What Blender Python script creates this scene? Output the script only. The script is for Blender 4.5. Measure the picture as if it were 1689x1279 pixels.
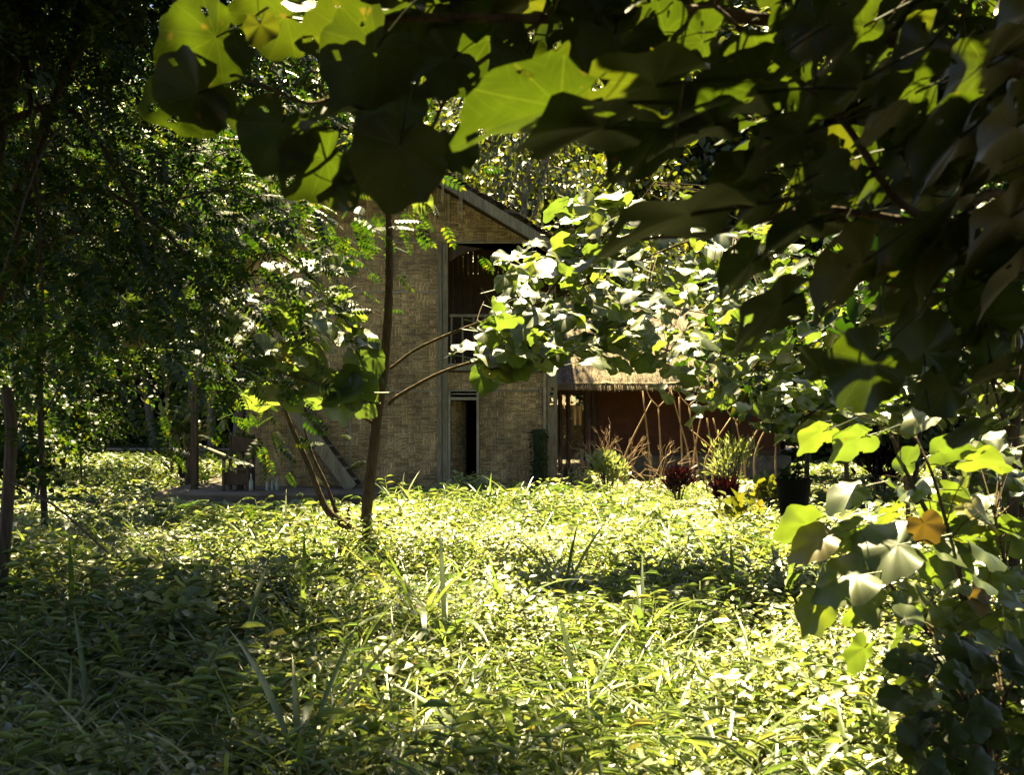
import bpy, math, random
import numpy as np
from mathutils import Vector

for o in list(bpy.data.objects):
    bpy.data.objects.remove(o)
rng = np.random.default_rng(11)
random.seed(11)
C = bpy.context.scene.collection
sc = bpy.context.scene

# ------------------------------------------------------------------ camera
W_, H_, F_, CX, HY, CZ = 1689.0, 1279.0, 1689.0, 844.5, 683.0, 1.75
cam = bpy.data.cameras.new('camera')
cam.sensor_width = 36; cam.lens = 36; cam.sensor_fit = 'HORIZONTAL'
cam.shift_y = (HY - H_ / 2) / W_
cam.clip_end = 1000; cam.clip_start = 0.05
cam.dof.use_dof = True; cam.dof.focus_distance = 13.0; cam.dof.aperture_fstop = 4.5
camo = bpy.data.objects.new('camera', cam); C.objects.link(camo)
camo.location = (0, 0, CZ); camo.rotation_euler = (math.pi / 2, 0, 0)
sc.camera = camo

# ------------------------------------------------------------------ light
SUN_EL, SUN_AZ = 64.0, -10.0          # azimuth measured from straight ahead (+Y) towards the right (+X)
w = bpy.data.worlds.new('World'); sc.world = w; w.use_nodes = True
nt = w.node_tree
sky = nt.nodes.new('ShaderNodeTexSky'); sky.sky_type = 'NISHITA'; sky.sun_disc = False
sky.sun_elevation = math.radians(SUN_EL); sky.sun_rotation = math.radians(SUN_AZ)
sky.air_density = 0.4; sky.dust_density = 0.8; sky.ozone_density = 0.0
nt.nodes['Background'].inputs['Strength'].default_value = 0.05
nt.links.new(sky.outputs[0], nt.nodes['Background'].inputs['Color'])
sun = bpy.data.lights.new('sun', 'SUN'); sun.energy = 5.0; sun.angle = math.radians(0.53)
sun.color = (1.0, 0.85, 0.47)
suno = bpy.data.objects.new('sun', sun); C.objects.link(suno)
az, el = math.radians(SUN_AZ), math.radians(SUN_EL)
SD = Vector((math.sin(az) * math.cos(el), math.cos(az) * math.cos(el), math.sin(el)))
suno.rotation_euler = SD.to_track_quat('Z', 'Y').to_euler()
suno.location = (0, 30, 40)
sc.view_settings.view_transform = 'Standard'; sc.view_settings.look = 'None'
sc.view_settings.exposure = 3.5; sc.view_settings.gamma = 1.0
try:
    sc.cycles.max_bounces = 8; sc.cycles.diffuse_bounces = 3; sc.cycles.glossy_bounces = 2
    sc.cycles.transmission_bounces = 4; sc.cycles.transparent_max_bounces = 4
    sc.cycles.sample_clamp_indirect = 4.0
except Exception:
    pass

# ------------------------------------------------------------------ helpers
def P(px, py, d):
    return np.array([(px - CX) / F_ * d, d, CZ - (py - HY) / F_ * d])

def nrm(a):
    a = np.asarray(a, float)
    return a / np.maximum(np.linalg.norm(a, axis=-1, keepdims=True), 1e-9)

def tag(o, label=None, cat=None, group=None, kind=None):
    if label: o['label'] = label
    if cat: o['category'] = cat
    if group: o['group'] = group
    if kind: o['kind'] = kind
    return o

def empty(name, loc, label=None, cat=None, group=None):
    o = bpy.data.objects.new(name, None); C.objects.link(o)
    o.location = tuple(float(x) for x in loc); o.empty_display_size = .2
    return tag(o, label, cat, group)

class MB:
    """collects shapes; build() links them as one mesh object"""
    def __init__(s): s.v = []; s.f = []; s.n = 0
    def add(s, v, f):
        v = np.asarray(v, float)
        s.v.append(v); s.f += [tuple(i + s.n for i in q) for q in f]; s.n += len(v)
    def box(s, x0, x1, y0, y1, z0, z1):
        s.add([(x0,y0,z0),(x1,y0,z0),(x1,y1,z0),(x0,y1,z0),(x0,y0,z1),(x1,y0,z1),(x1,y1,z1),(x0,y1,z1)],
              [(0,3,2,1),(4,5,6,7),(0,1,5,4),(1,2,6,5),(2,3,7,6),(3,0,4,7)])
    def bar(s, a, b, wx, wz, up=(0,0,1)):
        a = np.array(a, float); b = np.array(b, float); d = nrm(b - a)
        u = np.array(up, float)
        if abs(d @ u) > .95: u = np.array((0, 1., 0))
        x = nrm(np.cross(d, u)); z = np.cross(x, d)
        q = [(-1,-1),(1,-1),(1,1),(-1,1)]
        v = [a + x*wx/2*i + z*wz/2*j for i, j in q] + [b + x*wx/2*i + z*wz/2*j for i, j in q]
        s.add(v, [(0,1,2,3),(7,6,5,4),(0,4,5,1),(1,5,6,2),(2,6,7,3),(3,7,4,0)])
    def prism(s, poly, y0, y1):
        """poly of (x, z), extruded along y"""
        n = len(poly)
        v = [(x, y0, z) for x, z in poly] + [(x, y1, z) for x, z in poly]
        f = [tuple(range(n)), tuple(range(2*n-1, n-1, -1))]
        f += [(i, i+n, (i+1) % n + n, (i+1) % n) for i in range(n)]
        s.add(v, f)
    def tube(s, pts, r0, r1=None, seg=7, sub=4, wob=0.0):
        pts = np.array(pts, float); r1 = r0 if r1 is None else r1
        if len(pts) > 2 and sub > 1:
            q = np.vstack([2*pts[0]-pts[1], pts, 2*pts[-1]-pts[-2]]); out = []
            for i in range(1, len(q)-2):
                for t in np.linspace(0, 1, sub, endpoint=False):
                    a, b, c, d = q[i-1], q[i], q[i+1], q[i+2]
                    out.append(.5*((2*b)+(c-a)*t+(2*a-5*b+4*c-d)*t*t+(-a+3*b-3*c+d)*t**3))
            out.append(pts[-1]); pts = np.array(out)
        n = len(pts); tang = nrm(np.gradient(pts, axis=0))
        ref = np.array((0.3, 0.9, 0.1)); v = []
        for i in range(n):
            x = np.cross(tang[i], ref)
            if np.linalg.norm(x) < .05: x = np.cross(tang[i], (1., 0, 0))
            x = nrm(x); z = np.cross(x, tang[i]); r = r0 + (r1-r0)*i/(n-1)
            for k in range(seg):
                a = 2*math.pi*k/seg; rr = r*(1+wob*random.uniform(-1, 1))
                v.append(pts[i] + x*math.cos(a)*rr + z*math.sin(a)*rr)
        f = [(i*seg+k, i*seg+(k+1) % seg, (i+1)*seg+(k+1) % seg, (i+1)*seg+k) for i in range(n-1) for k in range(seg)]
        f += [tuple(range(seg-1, -1, -1)), tuple(range((n-1)*seg, n*seg))]
        s.add(v, f)
        return pts
    def lathe(s, prof, c, seg=14):
        v = []; n = len(prof)
        for r, z in prof:
            for k in range(seg):
                a = 2*math.pi*k/seg; v.append((c[0]+r*math.cos(a), c[1]+r*math.sin(a), c[2]+z))
        f = [(i*seg+k, i*seg+(k+1) % seg, (i+1)*seg+(k+1) % seg, (i+1)*seg+k) for i in range(n-1) for k in range(seg)]
        f += [tuple(range(seg-1, -1, -1)), tuple(range((n-1)*seg, n*seg))]
        s.add(v, f)
    def build(s, name, m, parent=None, smooth=False, bevel=0.0):
        me = bpy.data.meshes.new(name)
        v = np.vstack(s.v)
        off = np.array(parent_loc(parent)) if parent else np.zeros(3)
        me.from_pydata((v - off).tolist(), [], s.f); me.update()
        if smooth: me.polygons.foreach_set('use_smooth', [True]*len(me.polygons))
        o = bpy.data.objects.new(name, me); C.objects.link(o)
        if m: me.materials.append(m)
        if parent: o.parent = parent
        if bevel:
            b = o.modifiers.new('bevel', 'BEVEL'); b.width = bevel; b.segments = 1; b.limit_method = 'ANGLE'
        return o

def parent_loc(o):
    p = np.zeros(3)
    while o is not None:
        p = p + np.array(o.location); o = o.parent
    return p

# leaf templates: x across, y base -> tip, z upper side
class T:
    def __init__(s, v, f):
        s.v = np.array(v, float); s.f = f
        s.loops = np.array([i for q in f for i in q]); s.tot = np.array([len(q) for q in f])

def leaves_mesh(name, items, m, parent=None, smooth=True):
    """items: list of (template, pos, dir, normal, length, width factor); one mesh of all"""
    V = []; L = []; TT = []; UV = []; n = 0
    for t, pos, di, no, size, wf in items:
        N = len(pos)
        if N == 0: continue
        y = nrm(di); x = nrm(np.cross(y, no)); z = np.cross(x, y)
        R = np.stack([x * wf[:, None], y, z], axis=1)
        v = pos[:, None, :] + size[:, None, None] * np.einsum('vk,nkj->nvj', t.v, R)
        nv = len(t.v)
        V.append(v.reshape(-1, 3))
        L.append((t.loops[None, :] + (np.arange(N) * nv)[:, None] + n).ravel())
        TT.append(np.tile(t.tot, N))
        UV.append(np.tile(t.v[t.loops][:, :2], (N, 1)))
        n += N * nv
    V = np.vstack(V); L = np.concatenate(L); TT = np.concatenate(TT); UV = np.vstack(UV)
    if parent: V = V - parent_loc(parent)
    me = bpy.data.meshes.new(name)
    me.vertices.add(len(V)); me.vertices.foreach_set('co', V.astype(np.float32).ravel())
    me.loops.add(len(L)); me.loops.foreach_set('vertex_index', L.astype(np.int32))
    me.polygons.add(len(TT))
    me.polygons.foreach_set('loop_start', np.concatenate([[0], np.cumsum(TT)[:-1]]).astype(np.int32))
    me.update(calc_edges=True)
    uv = me.uv_layers.new(name='leaf'); uv.data.foreach_set('uv', UV.astype(np.float32).ravel())
    if smooth: me.polygons.foreach_set('use_smooth', np.ones(len(TT), bool))
    me.materials.append(m)
    o = bpy.data.objects.new(name, me); C.objects.link(o)
    if parent: o.parent = parent
    return o

def t_ovate(wd=.3, fold=.07, droop=-.1):
    return T([(0,0,0),(-wd*.85,.3,fold),(-wd*.8,.66,fold*.5+droop*.3),(0,1,droop),(wd*.8,.66,fold*.5+droop*.3),(wd*.85,.3,fold)],
             [(0,3,2,1),(0,5,4,3)])
def t_heart(wd=.45, fold=.08, droop=-.1):
    return T([(0,.06,0),(-wd*.6,0,fold),(-wd,.3,fold),(-wd*.7,.68,fold*.5+droop*.3),(0,1,droop),(wd*.7,.68,fold*.5+droop*.3),(wd,.3,fold),(wd*.6,0,fold)],
             [(0,4,3,2,1),(0,7,6,5,4)])
def t_pinnate(pairs=7, ll=.26, wd=.085, droop=.35):
    v = []; f = []
    def put(vs, fs):
        b = len(v); v.extend(vs); f.extend([tuple(i+b for i in q) for q in fs])
    def sp(t): return np.array((0, t*(1-.1*droop*t), -droop*t*t*.5))
    for i in range(4):
        a, b = sp(i/4), sp((i+1)/4); e = np.array((.006,0,0))
        put([a-e, a+e, b+e, b-e], [(0,1,2,3)])
    for i in range(pairs):
        t = .18 + .8*i/(pairs-1); b = sp(t); L = ll*(.75+.4*math.sin(math.pi*(t*.8+.15)))
        for s in (-1, 1):
            d = nrm((s*.92, .38, -.22)); n = nrm((s*.1, 0, 1)); x = np.cross(d, n)
            m = b + d*L*.5
            put([b, m-x*wd*L/ll*.55, b+d*L-np.array((0,0,.03)), m+x*wd*L/ll*.55], [(0,1,2,3)])
    b = sp(1); put([b, b+np.array((-wd*.5,.12,-.05)), b+np.array((0,.25,-.14)), b+np.array((wd*.5,.12,-.05))], [(0,1,2,3)])
    return T(v, f)
def t_blade(arch=.6, wd=.035, n=5, twist=0.):
    v = []
    for i in range(n):
        t = i/n; w_ = wd*(.55+1.6*t*(1-t)*1.4) * (1 if t < .6 else (1-(t-.6)/.55))
        ang = arch*t*1.25; y = math.sin(ang)/max(arch*1.25, .05); z = (math.cos(ang)-1)/max(arch*1.25, .05)
        c = np.array((0, y, z)); 
        v += [c+np.array((-w_, 0, .25*w_)), c+np.array((0, 0, -.1*w_)), c+np.array((w_, 0, .25*w_))]
    ang = arch*1.25; v.append(np.array((0, math.sin(ang)/max(ang, .05), (math.cos(ang)-1)/max(ang, .05))))
    f = []
    for i in range(n-1):
        a = 3*i; f += [(a, a+1, a+4, a+3), (a+1, a+2, a+5, a+4)]
    a = 3*(n-1); f += [(a, a+1, a+3), (a+1, a+2, a+3)]
    return T(v, f)
def t_big(seed, bend=.3, cup=.12, lob=1.0, holes=0, petiole=.5):
    r = random.Random(seed); ns = 36; rings = [.22, .45, .68, .86, 1.0]
    ph = [r.uniform(0, 6.28) for _ in range(6)]; sk = r.uniform(-.12, .12)
    v = [(0, .3, 0)]
    def rad(a):
        b = abs(a)
        k = .43 + .09*math.exp(-(a/.30)**2) + lob*.055*math.exp(-((b-1.0)/.28)**2) - lob*.035*math.exp(-((b-.5)/.2)**2)
        k += .03*math.exp(-((b-2.2)/.4)**2) - .2*math.exp(-((b-math.pi)/.24)**2)
        return k + .016*math.sin(9*a+ph[0]) + .010*math.sin(14*a+ph[1]) + r.uniform(-.006, .006)
    def hz(x, y, f_):
        a = math.atan2(x, y-.3)
        return cup*abs(x)*1.2 - bend*(y-.3)**2*1.3 - bend*.5*x*x + .05*f_*f_*math.sin(3*a+ph[2]) + .035*f_*f_*math.sin(6*a+ph[3]) + sk*x*(y-.2) \
            + .012*f_*math.cos(a*7.0)
    for q in rings:
        for k in range(ns):
            a = -math.pi + 2*math.pi*(k+.5)/ns; R = rad(a)*q
            cy = .3 + (.42-.3)*q
            x, y = math.sin(a)*R, cy + math.cos(a)*R
            v.append((x, y, hz(x, y, q)))
    f = [(0, 1+(k+1) % ns, 1+k) for k in range(ns)]
    dead = set()
    for _ in range(holes):
        dead.add((r.randrange(1, len(rings)-1), r.randrange(ns)))
    for j in range(len(rings)-1):
        for k in range(ns):
            if (j, k) in dead: continue
            a, b = 1+j*ns, 1+(j+1)*ns; k2 = (k+1) % ns
            f.append((a+k, a+k2, b+k2, b+k))
    if petiole:
        pts = [np.array((0, .3, -.006)), np.array((0, -.05, -.03-.05*petiole)), np.array((sk*.5, .3-petiole*1.4, -.12*petiole-.05))]
        ring = []
        for p_, w_ in zip(pts, (.010, .009, .013)):
            b = len(v); v += [tuple(p_+np.array((-w_, 0, w_))), tuple(p_+np.array((w_, 0, w_))), tuple(p_+np.array((0, 0, -w_)))]; ring.append(b)
        for a, b in zip(ring[:-1], ring[1:]):
            f += [(a+k, a+(k+1) % 3, b+(k+1) % 3, b+k) for k in range(3)]
    return T(v, f)
def t_stalk(seed):
    r = random.Random(seed+40); v = []; f = []
    def put(vs, fs):
        b = len(v); v.extend(vs); f.extend([tuple(i+b for i in q) for q in fs])
    arch = r.uniform(.2, 1.0)
    def sp(t):
        a = arch*t*1.2; return np.array((0, math.sin(a)/(arch*1.2), (math.cos(a)-1)/(arch*1.2)))
    for i in range(4):
        a, b = sp(i/4), sp((i+1)/4); e = np.array((.006*(1-i*.15), 0, 0)); g = np.array((0, 0, .006))
        put([a-e, a+e, b+e, b-e], [(0, 1, 2, 3)]); put([a-g, a+g, b+g, b-g], [(0, 1, 2, 3)])
    n = r.randint(7, 10)
    for i in range(n):
        t = .15+.85*i/(n-1); b = sp(t); tg = nrm(sp(min(1, t+.03))-sp(t-.03)); an = (i % 2)*math.pi+r.uniform(-.7, .7)
        out = np.array((math.cos(an), 0, math.sin(an)))*.8+tg*r.uniform(.35, .8); out = nrm(out); L = r.uniform(.28, .46)*(1-.25*t); w_ = L*r.uniform(.045, .07)
        nn_ = nrm(tg-out*(tg@out)); x = np.cross(out, nn_); dr = -tg*L
        m1, m2 = b+out*L*.3+nn_*L*.02, b+out*L*.66-tg*L*.08; tip = b+out*L*.95-tg*L*r.uniform(.2, .5)
        put([b, m1-x*w_+nn_*w_*.3, m2-x*w_*.8, tip, m2+x*w_*.8, m1+x*w_+nn_*w_*.3], [(0, 3, 2, 1), (0, 5, 4, 3)])
    return T(v, f)
def t_fern(pairs=15, droop=.9):
    v = []; f = []
    def put(vs, fs):
        b = len(v); v.extend(vs); f.extend([tuple(i+b for i in q) for q in fs])
    def sp(t): 
        a = droop*t*1.3; return np.array((0, math.sin(a)/(droop*1.3), (math.cos(a)-1)/(droop*1.3)))
    for i in range(6):
        a, b = sp(i/6), sp((i+1)/6); e = np.array((.005,0,0)); put([a-e, a+e, b+e, b-e], [(0,1,2,3)])
    for i in range(pairs):
        t = .14+.85*i/(pairs-1); b = sp(t); tg = nrm(sp(t+.02)-sp(t-.02)); L = .30*math.sin(math.pi*min(1, (1-t)*.85+.1))**.8
        for s in (-1, 1):
            d = nrm(np.array((s, 0, 0))*.95 + tg*.35 + np.array((0, 0, -.15))); x = tg
            m = b+d*L*.4
            put([b-x*.014, m-x*.026, b+d*L, m+x*.026, b+x*.014], [(0,1,2,3,4)])
    return T(v, f)

# ------------------------------------------------------------------ materials
MATS = {}
def nodemat(name):
    m = bpy.data.materials.new(name); m.use_nodes = True
    n = m.node_tree.nodes; b = n['Principled BSDF']; MATS[name] = m
    return m, n, m.node_tree.links, b
def ramp(n, stops):
    r = n.new('ShaderNodeValToRGB'); e = r.color_ramp.elements
    while len(e) < len(stops): e.new(.5)
    for el_, (p, c) in zip(e, stops): el_.position = p; el_.color = (*c, 1)
    return r
def math_(n, l, op, a, b=None):
    k = n.new('ShaderNodeMath'); k.operation = op
    for i, x in enumerate((a, b)):
        if x is None: continue
        if hasattr(x, 'is_output') or hasattr(x, 'links'): l.new(x, k.inputs[i])
        else: k.inputs[i].default_value = x
    return k.outputs[0]
def mixc(n, l, fac, a, b, mode='MIX'):
    k = n.new('ShaderNodeMix'); k.data_type = 'RGBA'; k.blend_type = mode
    for i, x in ((0, fac), (6, a), (7, b)):
        if hasattr(x, 'links'): l.new(x, k.inputs[i])
        elif i == 0: k.inputs[0].default_value = x
        else: k.inputs[i].default_value = (*x, 1)
    return k.outputs[2]
def leafmat(name, stops, trans=.4, tgain=(2.0, 1.9, .8), rough=.42, spec=.5, veins=False, spots=False):
    m, n, l, b = nodemat(name)
    g = n.new('ShaderNodeNewGeometry'); r = ramp(n, stops); l.new(g.outputs['Random Per Island'], r.inputs[0])
    tc = n.new('ShaderNodeTexCoord')
    nz = n.new('ShaderNodeTexNoise'); nz.inputs['Scale'].default_value = 9 if veins else 1.3; nz.inputs['Detail'].default_value = 3
    l.new(tc.outputs['Object'], nz.inputs['Vector'])
    v = math_(n, l, 'MULTIPLY_ADD', nz.outputs[0], 1.0); v.node.inputs[2].default_value = .35 if veins else .5
    if veins: v.node.inputs[1].default_value = 1.3
    hs = n.new('ShaderNodeHueSaturation'); l.new(r.outputs[0], hs.inputs['Color']); l.new(v, hs.inputs['Value'])
    col = hs.outputs[0]
    if veins:
        sx = n.new('ShaderNodeSeparateXYZ'); l.new(tc.outputs['UV'], sx.inputs[0])
        y = math_(n, l, 'SUBTRACT', sx.outputs[1], .3)
        ang = math_(n, l, 'ARCTAN2', sx.outputs[0], y)
        rr = math_(n, l, 'SQRT', math_(n, l, 'ADD', math_(n, l, 'MULTIPLY', sx.outputs[0], sx.outputs[0]), math_(n, l, 'MULTIPLY', y, y)))
        # seven main veins fan out from the petiole
        fr = math_(n, l, 'ABSOLUTE', math_(n, l, 'SUBTRACT', math_(n, l, 'FRACT', math_(n, l, 'MULTIPLY_ADD', ang, 1.75)), .5))
        fr.node.inputs[0].links[0].from_node.inputs[0].links[0].from_node.inputs[2].default_value = 10.5
        dv = math_(n, l, 'MULTIPLY', fr, rr)
        main = math_(n, l, 'LESS_THAN', dv, .006)
        # side veins run off the main ones
        w_ = math_(n, l, 'SINE', math_(n, l, 'MULTIPLY_ADD', rr, 62.0)); q = w_.node.inputs[0].links[0].from_node
        l.new(math_(n, l, 'MULTIPLY', fr, 24.0), q.inputs[2])
        side = math_(n, l, 'GREATER_THAN', w_, .94)
        vv = math_(n, l, 'MAXIMUM', main, math_(n, l, 'MULTIPLY', side, .35))
        col = mixc(n, l, math_(n, l, 'MULTIPLY', vv, .25), col, (.07, .07, .02))
        bp = n.new('ShaderNodeBump'); bp.inputs['Strength'].default_value = .15; bp.inputs['Distance'].default_value = .004
        l.new(vv, bp.inputs['Height']); l.new(bp.outputs[0], b.inputs['Normal'])
    if spots:
        ns = n.new('ShaderNodeTexNoise'); ns.inputs['Scale'].default_value = 26; ns.inputs['Detail'].default_value = 4
        l.new(tc.outputs['Object'], ns.inputs['Vector'])
        sp_ = ramp(n, [(.0, (0,0,0)), (.66, (0,0,0)), (.74, (1,1,1))]); l.new(ns.outputs[0], sp_.inputs[0])
        col = mixc(n, l, sp_.outputs[0], col, (.06, .035, .012))
    l.new(col, b.inputs['Base Color'])
    b.inputs['Roughness'].default_value = rough; b.inputs['Specular IOR Level'].default_value = spec
    if trans > 0:
        tr = n.new('ShaderNodeBsdfTranslucent'); l.new(mixc(n, l, 1.0, col, tgain, 'MULTIPLY'), tr.inputs[0])
        mx = n.new('ShaderNodeMixShader'); mx.inputs[0].default_value = trans
        l.new(b.outputs[0], mx.inputs[1]); l.new(tr.outputs[0], mx.inputs[2])
        l.new(mx.outputs[0], n['Material Output'].inputs['Surface'])
    return m
def noisemat(name, stops, scale=(1,1,1), nscale=8, detail=6, rough=.85, spec=.25, bump=.3, bdist=.02, rnd=0):
    m, n, l, b = nodemat(name)
    tc = n.new('ShaderNodeTexCoord'); mp = n.new('ShaderNodeMapping'); mp.inputs['Scale'].default_value = scale
    l.new(tc.outputs['Object'], mp.inputs[0])
    nz = n.new('ShaderNodeTexNoise'); nz.inputs['Scale'].default_value = nscale; nz.inputs['Detail'].default_value = detail
    nz.inputs['Roughness'].default_value = .65
    l.new(mp.outputs[0], nz.inputs['Vector']); r = ramp(n, stops); l.new(nz.outputs[0], r.inputs[0])
    col = r.outputs[0]
    big = n.new('ShaderNodeTexNoise'); big.inputs['Scale'].default_value = .9; l.new(tc.outputs['Object'], big.inputs['Vector'])
    hv = n.new('ShaderNodeHueSaturation'); l.new(col, hv.inputs['Color'])
    v = math_(n, l, 'MULTIPLY_ADD', big.outputs[0], .9); v.node.inputs[2].default_value = .55
    if rnd:
        g = n.new('ShaderNodeNewGeometry')
        v = math_(n, l, 'MULTIPLY', v, math_(n, l, 'MULTIPLY_ADD', g.outputs['Random Per Island'], rnd)); v.node.inputs[1].links[0].from_node.inputs[2].default_value = 1-rnd*.5
    l.new(v, hv.inputs['Value'])
    l.new(hv.outputs[0], b.inputs['Base Color'])
    b.inputs['Roughness'].default_value = rough; b.inputs['Specular IOR Level'].default_value = spec
    if bump:
        bp = n.new('ShaderNodeBump'); bp.inputs['Strength'].default_value = bump; bp.inputs['Distance'].default_value = bdist
        l.new(nz.outputs[0], bp.inputs['Height']); l.new(bp.outputs[0], b.inputs['Normal'])
    return m
def weavemat(name, c1, c2, dark, cell=.17, rows=.034):
    """plaited split bamboo: patches of lying and standing strips"""
    m, n, l, b = nodemat(name)
    tc = n.new('ShaderNodeTexCoord'); sx = n.new('ShaderNodeSeparateXYZ'); l.new(tc.outputs['Object'], sx.inputs[0])
    nd = n.new('ShaderNodeTexNoise'); nd.inputs['Scale'].default_value = 3.0; l.new(tc.outputs['Object'], nd.inputs['Vector'])
    u = math_(n, l, 'ADD', sx.outputs[0], sx.outputs[1]); v = sx.outputs[2]
    wob = math_(n, l, 'MULTIPLY', nd.outputs[0], .05)
    u = math_(n, l, 'ADD', u, wob); v = math_(n, l, 'ADD', v, wob)
    def bricks(a, c):
        cb = n.new('ShaderNodeCombineXYZ'); l.new(a, cb.inputs[0]); l.new(c, cb.inputs[1])
        k = n.new('ShaderNodeTexBrick'); l.new(cb.outputs[0], k.inputs['Vector'])
        k.inputs['Color1'].default_value = (*c1, 1); k.inputs['Color2'].default_value = (*c2, 1); k.inputs['Mortar'].default_value = (*dark, 1)
        k.inputs['Scale'].default_value = 1; k.inputs['Brick Width'].default_value = cell; k.inputs['Row Height'].default_value = rows
        k.inputs['Mortar Size'].default_value = .0045; k.inputs['Mortar Smooth'].default_value = .3; k.offset = .33; k.offset_frequency = 3
        return k
    k1, k2 = bricks(u, v), bricks(v, u)
    cb = n.new('ShaderNodeCombineXYZ')
    l.new(math_(n, l, 'FLOOR', math_(n, l, 'DIVIDE', u, cell*1.02)), cb.inputs[0]); l.new(math_(n, l, 'FLOOR', math_(n, l, 'DIVIDE', v, rows*3)), cb.inputs[1])
    wn = n.new('ShaderNodeTexWhiteNoise'); wn.noise_dimensions = '2D'; l.new(cb.outputs[0], wn.inputs['Vector'])
    sel = math_(n, l, 'GREATER_THAN', wn.outputs['Value'], .66)
    col = mixc(n, l, sel, k1.outputs['Color'], k2.outputs['Color'])
    # each plaited patch has a tone of its own, and rain stains run over all
    val = math_(n, l, 'MULTIPLY_ADD', wn.outputs['Value'], .5); val.node.inputs[2].default_value = .75
    st = n.new('ShaderNodeTexNoise'); st.inputs['Scale'].default_value = 1.1; st.inputs['Detail'].default_value = 5
    mp = n.new('ShaderNodeMapping'); mp.inputs['Scale'].default_value = (1.6, 1.6, .6); l.new(tc.outputs['Object'], mp.inputs[0]); l.new(mp.outputs[0], st.inputs['Vector'])
    sv = math_(n, l, 'MULTIPLY_ADD', st.outputs[0], 1.9); sv.node.inputs[2].default_value = .0
    hs = n.new('ShaderNodeHueSaturation'); l.new(col, hs.inputs['Color']); l.new(math_(n, l, 'MULTIPLY', val, sv), hs.inputs['Value'])
    l.new(hs.outputs[0], b.inputs['Base Color']); b.inputs['Roughness'].default_value = .7; b.inputs['Specular IOR Level'].default_value = .3
    bp = n.new('ShaderNodeBump'); bp.inputs['Strength'].default_value = .5; bp.inputs['Distance'].default_value = .01; bp.invert = True
    l.new(mixc(n, l, sel, k1.outputs['Fac'], k2.outputs['Fac']), bp.inputs['Height']); l.new(bp.outputs[0], b.inputs['Normal'])
    return m

M_weave = weavemat('woven_bamboo', (.52, .36, .15), (.27, .18, .07), (.03, .02, .009), .15, .030)
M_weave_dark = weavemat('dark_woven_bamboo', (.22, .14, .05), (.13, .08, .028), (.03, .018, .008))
M_wood = noisemat('weathered_wood', [(.3, (.11, .09, .05)), (.7, (.26, .215, .125))], (6, 6, .8), 5, rough=.85)
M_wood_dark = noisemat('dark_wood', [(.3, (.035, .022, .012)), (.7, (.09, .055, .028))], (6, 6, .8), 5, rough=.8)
M_wood_pale = noisemat('pale_board', [(.3, (.19, .155, .09)), (.7, (.37, .31, .19))], (2, 2, 2), 4, rough=.85)
M_bamboo = noisemat('dry_bamboo', [(.3, (.24, .18, .09)), (.7, (.42, .34, .18))], (3, 3, .6), 6, rough=.6)
M_thatch = noisemat('grey_thatch', [(.3, (.08, .06, .038)), (.7, (.21, .165, .105))], (10, 2, 2), 4, rough=.95, bump=.8, bdist=.05, rnd=.9)
M_roofing = noisemat('mossy_shingle', [(.3, (.06, .05, .035)), (.6, (.14, .115, .08)), (.75, (.22, .19, .12))], (2, 2, 2), 5, rough=.9, bump=.6)
M_brownwall = noisemat('red_brown_plaster', [(.3, (.05, .02, .009)), (.7, (.085, .034, .016))], (1, 1, 1), 3, rough=.9)
M_stone = noisemat('old_stone', [(.3, (.06, .05, .035)), (.7, (.17, .145, .10))], (1, 1, 1), 5, rough=.9, bump=.5)
M_concrete = noisemat('worn_concrete', [(.3, (.06, .047, .03)), (.7, (.15, .115, .075))], (1, 1, 1), 3, rough=.9)
M_soil = noisemat('soil', [(.35, (.018, .016, .008)), (.6, (.05, .042, .022)), (.75, (.04, .055, .015))], (1, 1, 1), 1.5, rough=.95, bump=.5, bdist=.06)
M_path = noisemat('dry_earth', [(.3, (.22, .16, .10)), (.7, (.36, .28, .18))], (1, 1, 1), 2, rough=.95)
M_bark = noisemat('brown_bark', [(.3, (.03, .02, .012)), (.7, (.095, .065, .04))], (9, 9, 1.5), 4, rough=.9, bump=.7, bdist=.02)
M_bark_grey = noisemat('grey_bark', [(.3, (.06, .05, .035)), (.6, (.15, .125, .09)), (.75, (.30, .27, .2))], (4, 4, 2), 5, rough=.9, bump=.6)
M_twig = noisemat('brown_twig', [(.3, (.030, .019, .009)), (.7, (.085, .058, .030))], (8, 8, 2), 5, rough=.9, spec=.15)
M_drytwig = noisemat('dry_twig', [(.3, (.20, .12, .06)), (.7, (.40, .27, .14))], (8, 8, 2), 5, rough=.8)
M_black = noisemat('black_plastic', [(.3, (.004, .0035, .003)), (.7, (.009, .008, .006))], (1, 1, 1), 6, rough=.85, spec=.1, bump=.1)
M_moss = noisemat('moss', [(.3, (.012, .02, .006)), (.7, (.04, .055, .018))], (1, 1, 1), 25, rough=.95, bump=1, bdist=.04)
M_white = noisemat('white_cloth', [(.3, (.6, .55, .45)), (.7, (.78, .74, .62))], (1, 1, 1), 5, rough=.9)
M_teal = noisemat('teal_cloth', [(.3, (.03, .10, .11)), (.7, (.06, .17, .17))], (1, 1, 1), 5, rough=.9)
M_grey = noisemat('grey_cloth', [(.3, (.12, .13, .14)), (.7, (.2, .22, .23))], (1, 1, 1), 5, rough=.9)
M_glass = noisemat('cloudy_glass', [(.3, (.14, .14, .11)), (.7, (.26, .26, .2))], (1, 1, 1), 9, rough=.25, spec=.6, bump=0)

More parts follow.
